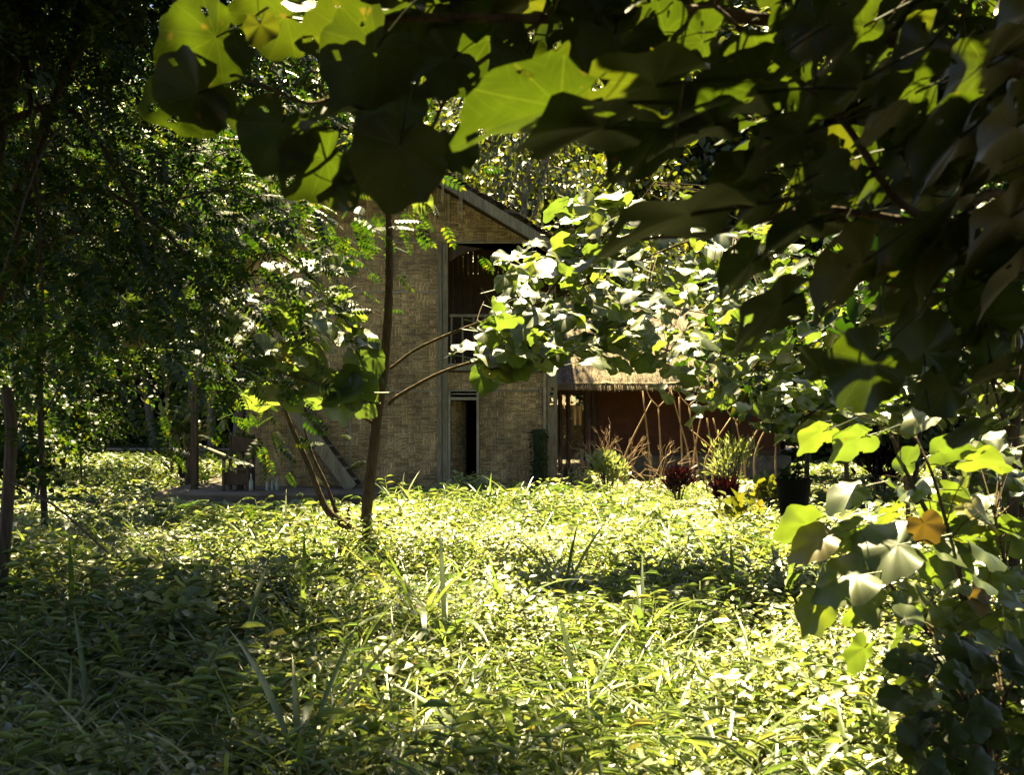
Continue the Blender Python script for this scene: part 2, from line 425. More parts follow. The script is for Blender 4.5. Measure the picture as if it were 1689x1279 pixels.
G = lambda r, g, b: (r, g, b)
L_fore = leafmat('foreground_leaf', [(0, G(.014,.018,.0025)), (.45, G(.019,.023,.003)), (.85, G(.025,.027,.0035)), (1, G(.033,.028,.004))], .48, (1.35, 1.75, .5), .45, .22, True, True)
L_mid = leafmat('broad_leaf', [(0, G(.034,.050,.014)), (.4, G(.050,.068,.020)), (.75, G(.072,.090,.027)), (.96, G(.095,.105,.03)), (1, G(.12,.10,.03))], .40, (2.3, 2.5, .8), .45, .9, True)
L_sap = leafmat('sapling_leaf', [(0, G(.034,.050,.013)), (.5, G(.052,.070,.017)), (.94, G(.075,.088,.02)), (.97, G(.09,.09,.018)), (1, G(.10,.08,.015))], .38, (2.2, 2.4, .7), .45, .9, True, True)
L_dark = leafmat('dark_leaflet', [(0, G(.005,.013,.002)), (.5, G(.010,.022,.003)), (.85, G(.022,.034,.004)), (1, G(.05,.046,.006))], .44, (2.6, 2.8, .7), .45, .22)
L_wood = leafmat('wood_leaf', [(0, G(.022,.034,.005)), (.5, G(.038,.052,.007)), (.85, G(.065,.075,.010)), (1, G(.11,.10,.015))], .38, (2.5, 2.3, .7), .45, .7)
L_weed = leafmat('weed_leaf', [(0, G(.052,.070,.022)), (.35, G(.110,.135,.048)), (.75, G(.165,.185,.072)), (.96, G(.21,.22,.09)), (1, G(.17,.11,.04))], .42, (1.9, 1.9, .9), .45, .8)
L_stalk = leafmat('lance_leaf', [(0, G(.040,.066,.022)), (.5, G(.085,.115,.040)), (.9, G(.13,.155,.055)), (1, G(.17,.15,.06))], .42, (1.9, 1.9, .85), .40, .75)
L_blade = leafmat('grass_blade', [(0, G(.045,.07,.022)), (.5, G(.085,.115,.036)), (.9, G(.14,.16,.055)), (1, G(.22,.19,.09))], .42, (2.0, 2.0, .85), .36, .6)
L_lawn = leafmat('lawn_grass', [(0, G(.035,.06,.01)), (.6, G(.055,.085,.014)), (1, G(.11,.10,.03))], .3, (2.0, 1.9, .7), .5, .3)
L_low = leafmat('shade_darkened_leaf', [(0, G(.014,.022,.005)), (.5, G(.022,.032,.007)), (1, G(.035,.042,.009))], .38, (2.2, 2.4, .7), .5, .22, True, True)  # sapling leaf with the bottom right corner's shade put into its colour
L_wither = leafmat('withered_leaf', [(0, G(.075,.052,.012)), (1, G(.09,.06,.013))], .3, (1.3, 1.2, .6), .55, .3, True, True)
L_fern = leafmat('fern_frond', [(0, G(0.025,0.058,0.013)), (1, G(0.054,0.094,0.018))], .35, (2.0, 1.9, .7), .42, .4)
L_red = leafmat('crimson_leaf', [(0, G(.009,.003,.003)), (.6, G(.018,.0035,.004)), (1, G(.03,.005,.006))], .1, (2.0, 1.2, 1.0), .5, .2)
L_pale = leafmat('pale_feathery_leaf', [(0, G(.11,.14,.05)), (1, G(.20,.23,.09))], .4, (1.8, 1.7, .9), .5, .5)
L_yel = leafmat('yellow_green_leaf', [(0, G(.05,.065,.011)), (.6, G(.075,.085,.014)), (1, G(.11,.09,.016))], .38, (2.0, 1.8, .6), .45, .3)
L_litter = leafmat('fallen_leaf', [(0, G(.10,.06,.03)), (.6, G(.20,.13,.07)), (1, G(.30,.21,.11))], .1, (1.5, 1.4, .8), .7, .3)

# ------------------------------------------------------------------ setting: ground
def sheet(name, poly, z, m):
    b = MB(); b.add([(x, y, z) for x, y in poly], [tuple(range(len(poly)))])
    return tag(b.build(name, m), kind='structure')
b = MB(); xs = np.concatenate([[-250], np.linspace(-30, 30, 61), [250]]); ys = np.concatenate([[-60], np.linspace(-4, 66, 71), [400]])
gv = []; 
for y in ys:
    for x in xs:
        inb = (abs(x) < 30 and -4 <= y <= 18)
        gv.append((x, y, (0.05*math.sin(1.3*x+.7*y)+.04*math.sin(2.1*y-.8*x))*.8 if inb and y < 18 else 0.0))
nx = len(xs)
b.add(gv, [(j*nx+i, j*nx+i+1, (j+1)*nx+i+1, (j+1)*nx+i) for j in range(len(ys)-1) for i in range(nx-1)])
tag(b.build('ground', M_soil, smooth=True), kind='structure')
sheet('path', [(-32, 51.0), (-9, 47.5), (-6.5, 45.5), (-6.5, 47.6), (-9, 50.2), (-32, 54.0)], .012, M_path)

# raised terrace in front of and beside the house
b = MB()
pol = [(-7.1, 20.4), (-6.3, 20.0), (-5.0, 19.85), (-2.9, 20.1), (1.3, 20.9), (1.3, 28.5), (-7.4, 28.5)]
n = len(pol)
b.add([(x, y, .0) for x, y in pol] + [(x, y, .19) for x, y in pol], [tuple(range(n, 2*n))] + [(i, (i+1) % n, (i+1) % n+n, i+n) for i in range(n)])
tag(b.build('terrace', M_concrete, bevel=.03), kind='structure')

# ------------------------------------------------------------------ the bamboo house
HD = 22.0
def hx(px): return (px-CX)/F_*HD
def hz(py): return CZ-(py-HY)/F_*HD
house = empty('bamboo_house', (hx(570), HD, .19), 'two-storey house of woven bamboo with open dark doorway, balcony and outside stair', 'house')
RX, RZ, SL = hx(640), 7.30, .594               # ridge
def roofz(x): return RZ - abs(x-RX)*SL
xl, xc, xr = hx(405), hx(732), hx(905)
zf, z2, zg = .19, hz(606), hz(400)              # floor, upper floor, foot of the gable panel
# gable wall with the balcony opening cut out at the right
b = MB(); b.prism([(xl, zf), (xc, zf), (xc, zg), (hx(925), zg), (hx(925), roofz(hx(925))-.05), (RX, RZ-.05), (xl, roofz(xl)-.05)], HD, HD+.06)
b.build('wall', M_weave, house)
b = MB(); b.box(hx(791), xr, HD+.03, HD+.09, zf, hz(614)); b.box(hx(739), hx(791), HD+.03, HD+.09, hz(643), hz(614))
b.build('wall', M_weave, house)
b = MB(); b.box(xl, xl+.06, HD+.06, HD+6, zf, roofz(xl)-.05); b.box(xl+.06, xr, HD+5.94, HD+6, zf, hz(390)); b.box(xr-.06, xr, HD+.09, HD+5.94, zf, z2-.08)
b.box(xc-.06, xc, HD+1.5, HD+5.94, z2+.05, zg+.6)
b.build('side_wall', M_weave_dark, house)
b = MB()
for i in range(17):
    x0 = xc+.003+i*.115
    b.box(x0, x0+.105, HD+1.5+.004*(i % 3), HD+1.55, z2+.05, zg+.35)
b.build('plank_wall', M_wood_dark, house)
b = MB(); b.box(xl+.06, xr+.12, HD+.09, HD+5.94, z2-.08, z2+.05); b.build('upper_floor', M_wood_dark, house)
b = MB(); b.box(xc+.08, hx(918), HD-.03, HD+.085, hz(612), hz(600)); b.build('floor_beam', M_wood, house, bevel=.006)
# battens over the joints of the mats
b = MB()
t = .035
def hb(x0, x1, py): b.box(hx(x0), hx(x1), HD-.022, HD-.002, hz(py)-t/2, hz(py)+t/2)
def vb(px, y0, y1): b.box(hx(px)-t/2, hx(px)+t/2, HD-.026, HD-.0025, hz(y1), hz(y0))
t = .045
hb(407, 722, 400); hb(740, 918, 400); hb(580, 722, 482); hb(430, 722, 645); hb(407, 576, 560)
vb(578, 402, 800); vb(478, 402, 800); vb(640, 262, 399); vb(740, 320, 399)
b.build('batten', M_wood_pale, house)
b = MB(); b.box(hx(793), xr-.11, HD+.008, HD+.028, hz(645)-t/2, hz(645)+t/2); b.build('batten', M_wood, house)
# posts
b = MB(); b.box(hx(722), hx(729), HD-.06, HD-.002, zf, hz(400)); b.build('post', M_wood, house, bevel=.006)
b = MB(); b.box(hx(729.6), hx(739), HD-.04, HD+.02, zf, hz(402)); b.build('post', M_wood, house, bevel=.006)
b = MB(); b.box(hx(896), hx(901), HD-.03, HD+.027, zf, hz(613)); b.build('post', M_wood_pale, house, bevel=.006)
# slotted corner board
b = MB(); x0, x1 = hx(903), hx(919); 
b.box(x0, x1, HD-.02, HD+.1, zf, hz(675)); 
for k in range(4):
    b.box(x0, x0+.05, HD-.02, HD+.1, hz(675-9*k), hz(666-9*k)); b.box(x1-.08, x1, HD-.02, HD+.1, hz(675-9*k), hz(666-9*k))
    b.box(x0+.05, x1-.08, HD-.012, HD+.09, hz(675-9*k), hz(671.5-9*k))
b.box(x0, x1, HD-.02, HD+.1, hz(639), hz(613)); b.box(x0+.03, x1-.03, HD+.02, HD+.09, hz(613), zg)
b.build('corner_post', M_wood, house)
# doorway
fr = empty('door_frame', np.array((hx(764), HD, .19))-parent_loc(house)); fr.parent = house
def jamb(x0, x1, y0, y1): 
    q = MB(); q.box(hx(x0), hx(x1), HD-.045, HD+.1, hz(y1), hz(y0)); q.build('frame_bar', M_wood_pale, fr, bevel=.005)
jamb(739.5, 743, 643.5, 803); jamb(786, 790.5, 643.5, 803); jamb(743.2, 785.8, 643.5, 646); jamb(743.2, 785.8, 649.5, 651.2); jamb(743.2, 785.8, 655.5, 660.5)
dl = MB(); a = np.array((hx(744), HD+.12, 0)); c = np.array((hx(765), HD+.55, 0)); z0, z1 = .22, hz(662)
dl.bar((a+c)/2*np.array((1,1,0))+np.array((0,0,z0)), (a+c)/2*np.array((1,1,0))+np.array((0,0,z1)), .04, .56, up=nrm(c-a))
dl.build('door', M_weave, house)
# roof: two slopes reaching out over the front wall
y0r, y1r = HD-.95, HD+6.9
for s in (-1, 1):
    xe = RX + s*4.05; q = MB()
    ze = roofz(xe); nn = 40; vv = []
    for i in range(nn+1):
        for j in range(11):
            x = RX+(xe-RX)*i/nn; y = y0r+(y1r-y0r)*j/10
            vv.append((x, y+random.uniform(-.02, .02)*(j == 0), roofz(x)+.23+random.uniform(-.035, .035)))
    for i in range(nn+1):
        for j in range(11):
            x = RX+(xe-RX)*i/nn; y = y0r+(y1r-y0r)*j/10
            vv.append((x, y, roofz(x)))
    k = (nn+1)*11; F2 = []
    for i in range(nn):
        for j in range(10):
            a_ = i*11+j; F2 += [(a_, a_+1, a_+12, a_+11), (k+a_, k+a_+11, k+a_+12, k+a_+1)]
        F2 += [(i*11, (i+1)*11, k+(i+1)*11, k+i*11), (i*11+10, k+i*11+10, k+(i+1)*11+10, (i+1)*11+10)]
    F2 += [(nn*11+j, nn*11+j+1, k+nn*11+j+1, k+nn*11+j) for j in range(10)]
    q.add(vv, F2)
    for i in range(340):       # ragged shingle ends along verge and eave
        x = RX+(xe-RX)*random.random(); z = roofz(x)+.22; L = random.uniform(.05, .24); z += random.uniform(-.09, .03)
        q.add([(x-.05, y0r-L*.4, z-.02), (x+.05, y0r-L*.5, z-.03*s), (x+.06, y0r+.25, z+.03), (x-.06, y0r+.25, z+.02)], [(0, 1, 2, 3)])
    q.build('roof', M_roofing, house)
    q = MB(); q.bar((RX+s*.02, y0r-.035, roofz(RX)-.02), (xe, y0r-.035, roofz(xe)-.04), .05, .21); q.build('fascia', M_wood, house, bevel=.006)
    q = MB()
    for k in range(8):
        y = HD-.6+k*1.0; q.bar((RX+s*.05, y, roofz(RX)-.07), (xe, y, roofz(xe)-.07), .06, .1)
    q.build('rafter', M_wood_dark, house)
q = MB(); q.tube([(RX, y0r-.05, RZ+.2), (RX, y1r, RZ+.2)], .12, .12, 8, wob=.1); q.build('ridge_cap', M_roofing, house)
# arched valance and balcony rail
q = MB(); n = 14; xa, xb = xc+.12, hx(920)
for i in range(n):
    t0, t1 = i/n, (i+1)/n
    for (ya, yb) in ((HD+.02, HD+.05),):
        zA = zg-.42+.34*math.sin(math.pi*t0)**.7; zB = zg-.42+.34*math.sin(math.pi*t1)**.7
        x0, x1 = xa+(xb-xa)*t0, xa+(xb-xa)*t1
        q.add([(x0, ya, zA), (x1, ya, zB), (x1, ya, zg-.004), (x0, ya, zg-.004), (x0, yb, zA), (x1, yb, zB), (x1, yb, zg-.004), (x0, yb, zg-.004)],
              [(0, 1, 2, 3), (7, 6, 5, 4), (0, 4, 5, 1), (3, 2, 6, 7)])
q.build('valance', M_wood_dark, house)
rail = empty('balcony_rail', np.array((hx(820), HD, z2))-parent_loc(house)); rail.parent = house
q = MB(); q.box(hx(741), hx(903), HD-.01, HD+.05, hz(523), hz(518.5)); q.build('handrail', M_wood, rail, bevel=.005)
for px in (742, 762, 781, 798, 818, 838, 858, 878):
    q = MB(); j = random.uniform(-.02, .02); q.bar((hx(px)+.02, HD+.02, hz(600)+.002), (hx(px)+.02+j, HD+.02, hz(523)-.002), .035, .035); q.build('baluster', M_wood, rail)
# outside stair along the front
st = empty('staircase', np.array((hx(500), 21.4, .19))-parent_loc(house)); st.parent = house
p0, p1 = P(408, 575, 21.2), P(580, 800, 21.2); p1[2] = .2
for dy in (0, .62):
    q = MB(); o_ = np.array((0, dy, 0)); q.bar(p0+o_, p1+o_, .05, .26); q.build('stringer', M_wood if dy == 0 else M_wood_dark, st, bevel=.006)
for k in range(12):
    t_ = (k+.6)/12.5; p = p1+(p0-p1)*t_
    q = MB(); q.box(p[0]-.14, p[0]+.15, 21.2+.027, 21.82-.027, p[2]+.02, p[2]+.055); q.build('tread', M_wood, st)
q = MB(); z3 = p0[2]; q.box(p0[0]-1.25, p0[0]-.02, 21.1, 22.9, z3-.02, z3+.08); q.build('landing', M_wood_dark, st)
for x in (p0[0]-1.1, p0[0]-.15):
    q = MB(); q.box(x-.06, x+.06, 21.15, 21.27, .19, z3-.022); q.build('landing_post', M_wood_dark, st)
# straw hanging from the verge
q = MB()
for px in (735, 737, 762, 764, 766, 872, 876, 882):
    x = hx(px); z = roofz(x)-.1; q.bar((x, y0r-.07, z), (x+random.uniform(-.05, .05), y0r-.08, z-random.uniform(.15, .5)), .012, .012)
q.build('straw_fringe', M_bamboo, house)

# chair and bottles on the terrace
ch = empty('wooden_chair', (P(396, 790, 21)[0], 20.9, .19), 'dark wooden armchair standing on the terrace at the left corner of the bamboo house', 'chair')
cx, cy = ch.location.x, ch.location.y
def cb(name, x0, x1, y0, y1, z0, z1):
    q = MB(); q.box(cx+x0, cx+x1, cy+y0, cy+y1, .19+z0, .19+z1); return q.build(name, M_wood_dark, ch, bevel=.008)
cb('seat', -.24, .24, -.24, .24, .40, .45); cb('seat_frame', -.22, .22, -.22, .22, .12, .39)
for i, j in ((-1, -1), (1, -1), (-1, 1), (1, 1)): cb('leg', i*.24-.03, i*.24+.03, j*.245-.03, j*.245+.03, 0.001, .64 if j < 0 else 1.12)
cb('armrest', -.29, -.2, -.28, .21, .642, .68); cb('armrest', .2, .29, -.28, .21, .642, .68)
cb('backrest', -.208, .208, .225, .26, .78, 1.10)
for k, (px, sc_) in enumerate(((414, 1.25), (441, 1.0), (449, .8), (457, 1.05))):
    p = P(px, 803, 20.6); q = MB()
    q.lathe([(.035*sc_, 0), (.038*sc_, .02), (.038*sc_, .15*sc_), (.016*sc_, .21*sc_), (.014*sc_, .27*sc_), (.017*sc_, .285*sc_)], (p[0], 20.6, .192), 10)
    lab = ['cloudy glass bottle standing alone on the terrace, nearest the house corner', 'left bottle of the three standing close together on the terrace',
           'shortest bottle, middle of the three close together on the terrace', 'right bottle of the three standing close together on the terrace, nearest the stair foot'][k]
    tag(q.build('bottle', M_glass, smooth=True), lab, 'bottle', 'bottles on the terrace')
# mossy log standing against the wall
p = P(889, 800, 21.6); q = MB()
q.tube([(p[0], 21.6, .18), (p[0]+.02, 21.62, .8), (p[0], 21.65, 1.42)], .16, .14, 10, wob=.12)
lg = empty('mossy_log', (p[0], 21.6, .19), 'dark moss covered log standing upright against the woven wall right of the doorway', 'log')
q.build('log', M_moss, lg)
N = 260; a = rng.uniform(0, 6.28, N); hh = rng.uniform(.2, 1.42, N)
pos = np.stack([p[0]+.15*np.cos(a), 21.62+.15*np.sin(a), hh], 1); dr = np.stack([np.cos(a), np.sin(a), rng.uniform(-.6, .6, N)], 1)
leaves_mesh('moss_leaves', [(t_ovate(.3), pos, dr, rng.normal(0, .3, (N, 3))+[0, 0, 1], rng.uniform(.05, .11, N), np.ones(N))], L_dark, lg)

# ------------------------------------------------------------------ huts at the right
def thatch_roof(xa, xb, ye, yr, yb, ze, zr, parent, hip=0.6, straw=1500, under=True):
    q = MB(); nn, mm = 40, 14; V = []; Fc = []
    for i in range(nn+1):
        for j in range(mm+1):
            t = j/mm; x = xa+(xb-xa)*i/nn; x = x + (hip*t if i == 0 else (-hip*t if i == nn else 0))
            y = ye+(yr-ye)*t; V.append((x, y, ze+(zr-ze)*t+random.uniform(-.03, .03)))
    Fc = [(i*(mm+1)+j, (i+1)*(mm+1)+j, (i+1)*(mm+1)+j+1, i*(mm+1)+j+1) for i in range(nn) for j in range(mm)]
    q.add(V, Fc)
    q.add([(xa+hip, yr, zr), (xb-hip, yr, zr), (xb, yb, ze), (xa, yb, ze)], [(0, 1, 2, 3)])
    q.add([(xa, ye, ze), (xa, yb, ze), (xa+hip, yr, zr)], [(0, 1, 2)]); q.add([(xb, ye, ze), (xb, yb, ze), (xb-hip, yr, zr)], [(0, 2, 1)])
    q.add([(xa+.02, ye+.05, ze-.16), (xb-.02, ye+.05, ze-.16), (xb-.02, yb-.05, ze-.16), (xa+.02, yb-.05, ze-.16)], [(0, 1, 2, 3)])
    q.add([(xa, ye, ze), (xb, ye, ze), (xb-.02, ye+.05, ze-.16), (xa+.02, ye+.05, ze-.16)], [(0, 1, 2, 3)])
    q.add([(xa, ye, ze), (xa+.02, ye+.05, ze-.16), (xa+.02, yb-.05, ze-.16), (xa, yb, ze)], [(0, 1, 2, 3)])
    for _ in range(straw):      # loose straw ends
        t = random.random()**2.2; x = random.uniform(xa, xb); y = ye+(yr-ye)*t; z = ze+(zr-ze)*t+.02
        L = random.uniform(.15, .35); ww = random.uniform(.01, .025); dx = random.uniform(-.06, .06)
        sl = (zr-ze)/(yr-ye)
        q.add([(x-ww, y+L*.5, z+L*.5*sl+.02), (x+ww, y+L*.5, z+L*.5*sl+.02), (x+dx, y-L*.6, z-L*.6*sl-.02-(.08 if t < .03 else 0))], [(0, 2, 1)])
    return q.build('roof', M_thatch, parent)
hut = empty('thatched_hut', (4.5, 27, 0), 'low red-brown hut with a grey thatched roof and an open bay on thin posts', 'hut')
X27 = lambda px: (px-CX)/F_*27.0
thatch_roof(X27(912), X27(1330), 26.1, 29.6, 33.5, 2.52, 5.1, hut)
q = MB(); q.box(X27(986), X27(1287), 27, 27.15, .66, 2.40); q.box(X27(986), X27(986)+.15, 27.15, 32, .66, 2.40); q.box(X27(1287)-.15, X27(1287), 27.15, 32, .66, 2.40)
q.build('wall', M_brownwall, hut)
q = MB(); q.box(X27(978), X27(1300), 26.7, 32.2, 0, .655); q.build('plinth', M_stone, hut, bevel=.03)
q = MB(); q.box(X27(985), X27(1288), 26.955, 26.998, .66, .78); q.build('sill_beam', M_wood_dark, hut)
q = MB(); q.box(X27(1205), X27(1213), 26.97, 26.998, .79, 2.39); q.build('corner_strip', M_wood_dark, hut)
for px, dy in ((923, 0), (936.5, .1), (965, .0), (977, .15)):
    q = MB(); x = X27(px); q.tube([(x, 26.9+dy, 0), (x+.02, 26.9+dy, 1.2), (x, 26.9+dy, 2.38)], .065, .06, 7); q.build('post', M_wood_dark, hut)
q = MB(); q.box(X27(918), X27(984), 26.85, 27.1, 2.3, 2.36); q.build('beam', M_wood_dark, hut)
q = MB(); q.box(X27(918), X27(976), 27.4, 29, 0, .34); q.build('bench_block', M_stone, hut)
hut2 = empty('thatched_hut', (3.0, 42, 0), 'farther hut whose sunlit thatch shows through the open bay of the red-brown hut', 'hut')
thatch_roof(.6, 8.5, 40, 43.5, 47, 2.1, 4.6, hut2, straw=700)
q = MB(); q.box(1.2, 8.0, 41.2, 41.3, 0, 1.95); q.build('wall', M_weave_dark, hut2)
def cloth(name, px0, px1, py0, py1, d, m, label):
    q = MB(); n = 9; V = []
    for i in range(n+1):
        for j in range(6):
            p = P(px0+(px1-px0)*i/n, py0+(py1-py0)*j/5, d); V.append((p[0], d+.05*math.sin(i*1.4)*j/5, p[2]))
    q.add(V, [(i*6+j, i*6+j+1, (i+1)*6+j+1, (i+1)*6+j) for i in range(n) for j in range(5)])
    k = len(V); q.add([(x, y+.006, z) for x, y, z in V], [(i*6+j, (i+1)*6+j, (i+1)*6+j+1, i*6+j+1) for i in range(n) for j in range(5)])
    return tag(q.build(name, m, smooth=True), label, 'laundry', 'laundry hung in the open bay')
q = MB(); a, c = P(915, 668, 30), P(986, 668, 30); q.tube([a, (a+c)/2-np.array((0, 0, .02)), c], .008, .008, 5)
tag(q.build('clothes_line', M_grey), 'thin line strung across the open bay of the red-brown hut carrying laundry', 'clothes line')
cloth('cloth', 944, 961, 669, 702, 30.0, M_white, 'white cloth hanging on the line in the open bay of the hut')
cloth('cloth', 974, 985, 669, 712, 29.97, M_teal, 'teal cloth hanging on the line beside the red-brown wall')
cloth('cloth', 965, 972, 669, 690, 30.0, M_grey, 'grey cloth hanging on the line between the white and the teal cloth')

# ------------------------------------------------------------------ trees
TO = [t_ovate(.3, .07, -.12), t_ovate(.36, .1, -.2), t_ovate(.24, .05, -.05)]
TH = [t_heart(.45, .1, -.12), t_heart(.5, .05, -.2), t_heart(.4, .12, 0.)]
TP = [t_pinnate(7), t_pinnate(8, .22, .075, .6), t_pinnate(6, .28, .09, .2)]
TPS = [t_pinnate(6, .26, .13, .3), t_pinnate(5, .28, .15, .6), t_pinnate(6, .30, .12, .1)]
TB = [t_blade(.5, .020, 7), t_blade(1.1, .026, 8), t_blade(1.8, .024, 9), t_blade(.3, .017, 7)]
TG = [t_blade(.6, .014, 5), t_blade(1.2, .020, 5), t_blade(1.9, .020, 6), t_blade(.9, .012, 5), t_blade(1.5, .024, 6)]
TF = [t_fern(15, .9), t_fern(14, 1.4), t_fern(15, .5)]
TL = [t_big(i, bend=[.15, .35, .55, .25, .7, .4][i], cup=[.2, .1, .05, .3, .12, .0][i], lob=[.5, .3, .8, .15, .5, .6][i], holes=[0, 2, 0, 1, 0, 3][i]) for i in range(6)]

def mixitems(tmpls, pos, di, no, size, wf=None):
    k = rng.integers(0, len(tmpls), len(pos)); wf = np.ones(len(pos)) if wf is None else wf
    return [(t, pos[k == i], di[k == i], no[k == i], size[k == i], wf[k == i]) for i, t in enumerate(tmpls)]

def make_tree(name, base, height, cr, z0, tmpls, lmat, bmat, nleaf, lsize, seed, label=None, group=None, trunk_r=.18, lean=(0, 0), droop=.4, limbs=13, squash=1.0, cat='tree', spread=.16, tr_to=.8):
    r = np.random.default_rng(seed); random.seed(seed)
    base = np.array(base, float)
    root = empty(name, base, label, cat, group)
    tb = MB(); top = base + np.array((lean[0], lean[1], height*tr_to))
    tp = [base-np.array((0,0,.05)), base+(top-base)*.33+np.append(r.normal(0, .02*height, 2), 0), base+(top-base)*.66+np.append(r.normal(0, .025*height, 2), 0), top]
    path = tb.tube(tp, trunk_r, trunk_r*.25, 9, 6, wob=.06)
    ends = []
    cz = (z0+height)/2; rz = (height-z0)/2
    for i in range(limbs):
        t = .25+.75*(i+.5)/limbs; st_ = path[int(t*(len(path)-1))]
        if st_[2]-base[2] < z0*.6: st_ = path[int(.6*(len(path)-1))]
        a = i*2.4+r.uniform(-.4, .4); u = math.sqrt(r.uniform(.25, 1)); zz = r.uniform(-.95, .95)
        k = math.sqrt(max(.05, 1-zz*zz))
        e = base + np.array((lean[0]*.8+math.cos(a)*cr*u*k, lean[1]*.8+math.sin(a)*cr*u*k*squash, cz+zz*rz))
        m_ = (st_+e)/2+np.array((0, 0, .06*height))
        lp = tb.tube([st_, m_, e], trunk_r*.32, trunk_r*.06, 6, 4)
        ends += [lp[-1], lp[len(lp)*3//4], lp[len(lp)//2]]
        for _ in range(2):
            e2 = e + r.normal(0, cr*.28, 3)*np.array((1, squash, .7)); s2 = lp[int(len(lp)*r.uniform(.45, .8))]
            tb.tube([s2, (s2+e2)/2+np.array((0,0,.03*height)), e2], trunk_r*.12, trunk_r*.03, 5, 3)
            ends += [e2, (s2+e2)/2]
    tb.build('trunk', bmat, root, smooth=True)
    ends = np.array(ends); k = r.integers(0, len(ends), nleaf)
    pos = ends[k] + r.normal(0, cr*spread, (nleaf, 3))*np.array((1, 1, .7))
    axis = base+np.array((lean[0]*.7, lean[1]*.7, 0))
    out = pos-axis; out[:, 2] = 0; out = nrm(out)
    di = out*.7 + r.normal(0, .6, (nleaf, 3)); di[:, 2] -= droop
    no = r.normal(0, .5, (nleaf, 3)) + [0, -.25, 1]
    kk = r.integers(0, len(tmpls), nleaf); size = lsize*r.uniform(.65, 1.3, nleaf)
    items = [(t, pos[kk == i], di[kk == i], no[kk == i], size[kk == i], np.ones((kk == i).sum())) for i, t in enumerate(tmpls)]
    leaves_mesh('crown', items, lmat, root)
    return root

def dup(root, loc, rz=0., s=1., label=None, group=None, sz=None):
    c = root.copy(); C.objects.link(c); c.location = loc; c.rotation_euler = (0, 0, rz); c.scale = (s, s, sz or s)
    if label: c['label'] = label
    if group: c['group'] = group
    for ch_ in list(root.children):
        d = ch_.copy(); C.objects.link(d); d.parent = c
        for g_ in list(ch_.children):
            e = g_.copy(); C.objects.link(e); e.parent = d
    return c

# background wood: four kinds, copied
protoA = make_tree('forest_tree', (-14, 52, 0), 17, 4.6, 3.5, TO, L_wood, M_bark_grey, 9000, .42, 21, trunk_r=.26)
protoB = make_tree('forest_tree', (7.5, 56, 0), 21, 5.2, 5.0, TH, L_wood, M_bark, 9000, .42, 22, trunk_r=.3)
protoC = make_tree('forest_tree', (16, 40, 0), 13, 4.4, 2.0, TO, L_wood, M_bark, 9000, .36, 23, trunk_r=.22)
tag(protoA, 'tall wood tree with a bare dark trunk in the wood left of the house', 'tree', 'trees of the wood left of the house')
tag(protoB, 'tall wood tree standing behind the two huts and the house roof', 'tree', 'trees of the wood behind the houses')
tag(protoC, 'bushy wood tree in the thicket beyond the right-hand foliage', 'tree', 'trees of the wood right of the huts')
LA = 'tall wood tree with a bare dark trunk in the wood left of the house'
LB = 'tall wood tree standing behind the two huts and the house roof'
LC = 'bushy wood tree in the thicket beyond the right-hand foliage'
GA, GB, GC = protoA['group'], protoB['group'], protoC['group']
def gx(px, d): return (px-CX)/F_*d
for i, (px, d, pr, s) in enumerate([(-130, 46, protoC, 1.2), (-60, 58, protoB, 1.0), (60, 60, protoA, 1.1), (130, 56, protoC, 1.1), (205, 63, protoB, 1.0), (255, 55, protoA, 1.0), (320, 60, protoC, 1.3), (385, 66, protoB, 1.1), (350, 52, protoA, .9), (20, 70, protoB, 1.3), (300, 74, protoA, 1.5), (160, 78, protoB, 1.4), (430, 58, protoA, 1.15), (90, 66, protoC, 1.4)]):
    dup(pr, (gx(px, d), d, 0), i*1.7, s, LA, GA)
for i, (px, d, pr, s) in enumerate([(520, 50, protoB, 1.1), (640, 58, protoA, 1.25), (740, 46, protoC, 1.15), (930, 50, protoA, 1.0), (1010, 48, protoC, 1.3), (1080, 56, protoB, 1.15), (850, 66, protoB, 1.35), (1160, 47, protoA, 1.05), (700, 72, protoA, 1.5), (1000, 74, protoB, 1.5)]):
    dup(pr, (gx(px, d), d, 0), i*2.1+.5, s, LB, GB)
for i, (px, d, pr, s) in enumerate([(1260, 50, protoB, 1.1), (1350, 44, protoC, 1.2), (1440, 52, protoA, 1.1), (1520, 42, protoC, 1.1), (1610, 50, protoB, 1.1), (1700, 40, protoC, 1.3), (1790, 48, protoA, 1.2), (1400, 66, protoB, 1.5), (1560, 68, protoA, 1.6), (1720, 62, protoB, 1.5), (1870, 56, protoB, 1.4)]):
    dup(pr, (gx(px, d), d, 0), i*1.3+.9, s, LC, GC)
for i, (x, y, pr, s) in enumerate([(-9, -9, protoC, 1.0), (-2, -12, protoA, .9), (6, -10, protoC, 1.1), (12, -4, protoA, .9), (-13, -2, protoA, .8), (1, -20, protoB, 1.0), (-12, -18, protoB, 1.0), (12, -17, protoB, 1.0), (14, 6, protoC, 1.0), (-3.5, -4.2, protoC, .95), (2.5, -5.0, protoC, .95)]):  # unseen trees added around the camera to cut the sky fill
    dup(pr, (x, y, 0), i*2.6, s, 'unseen wood tree added round the near side of the clearing to block sky light', 'unseen trees added round the near side of the clearing')
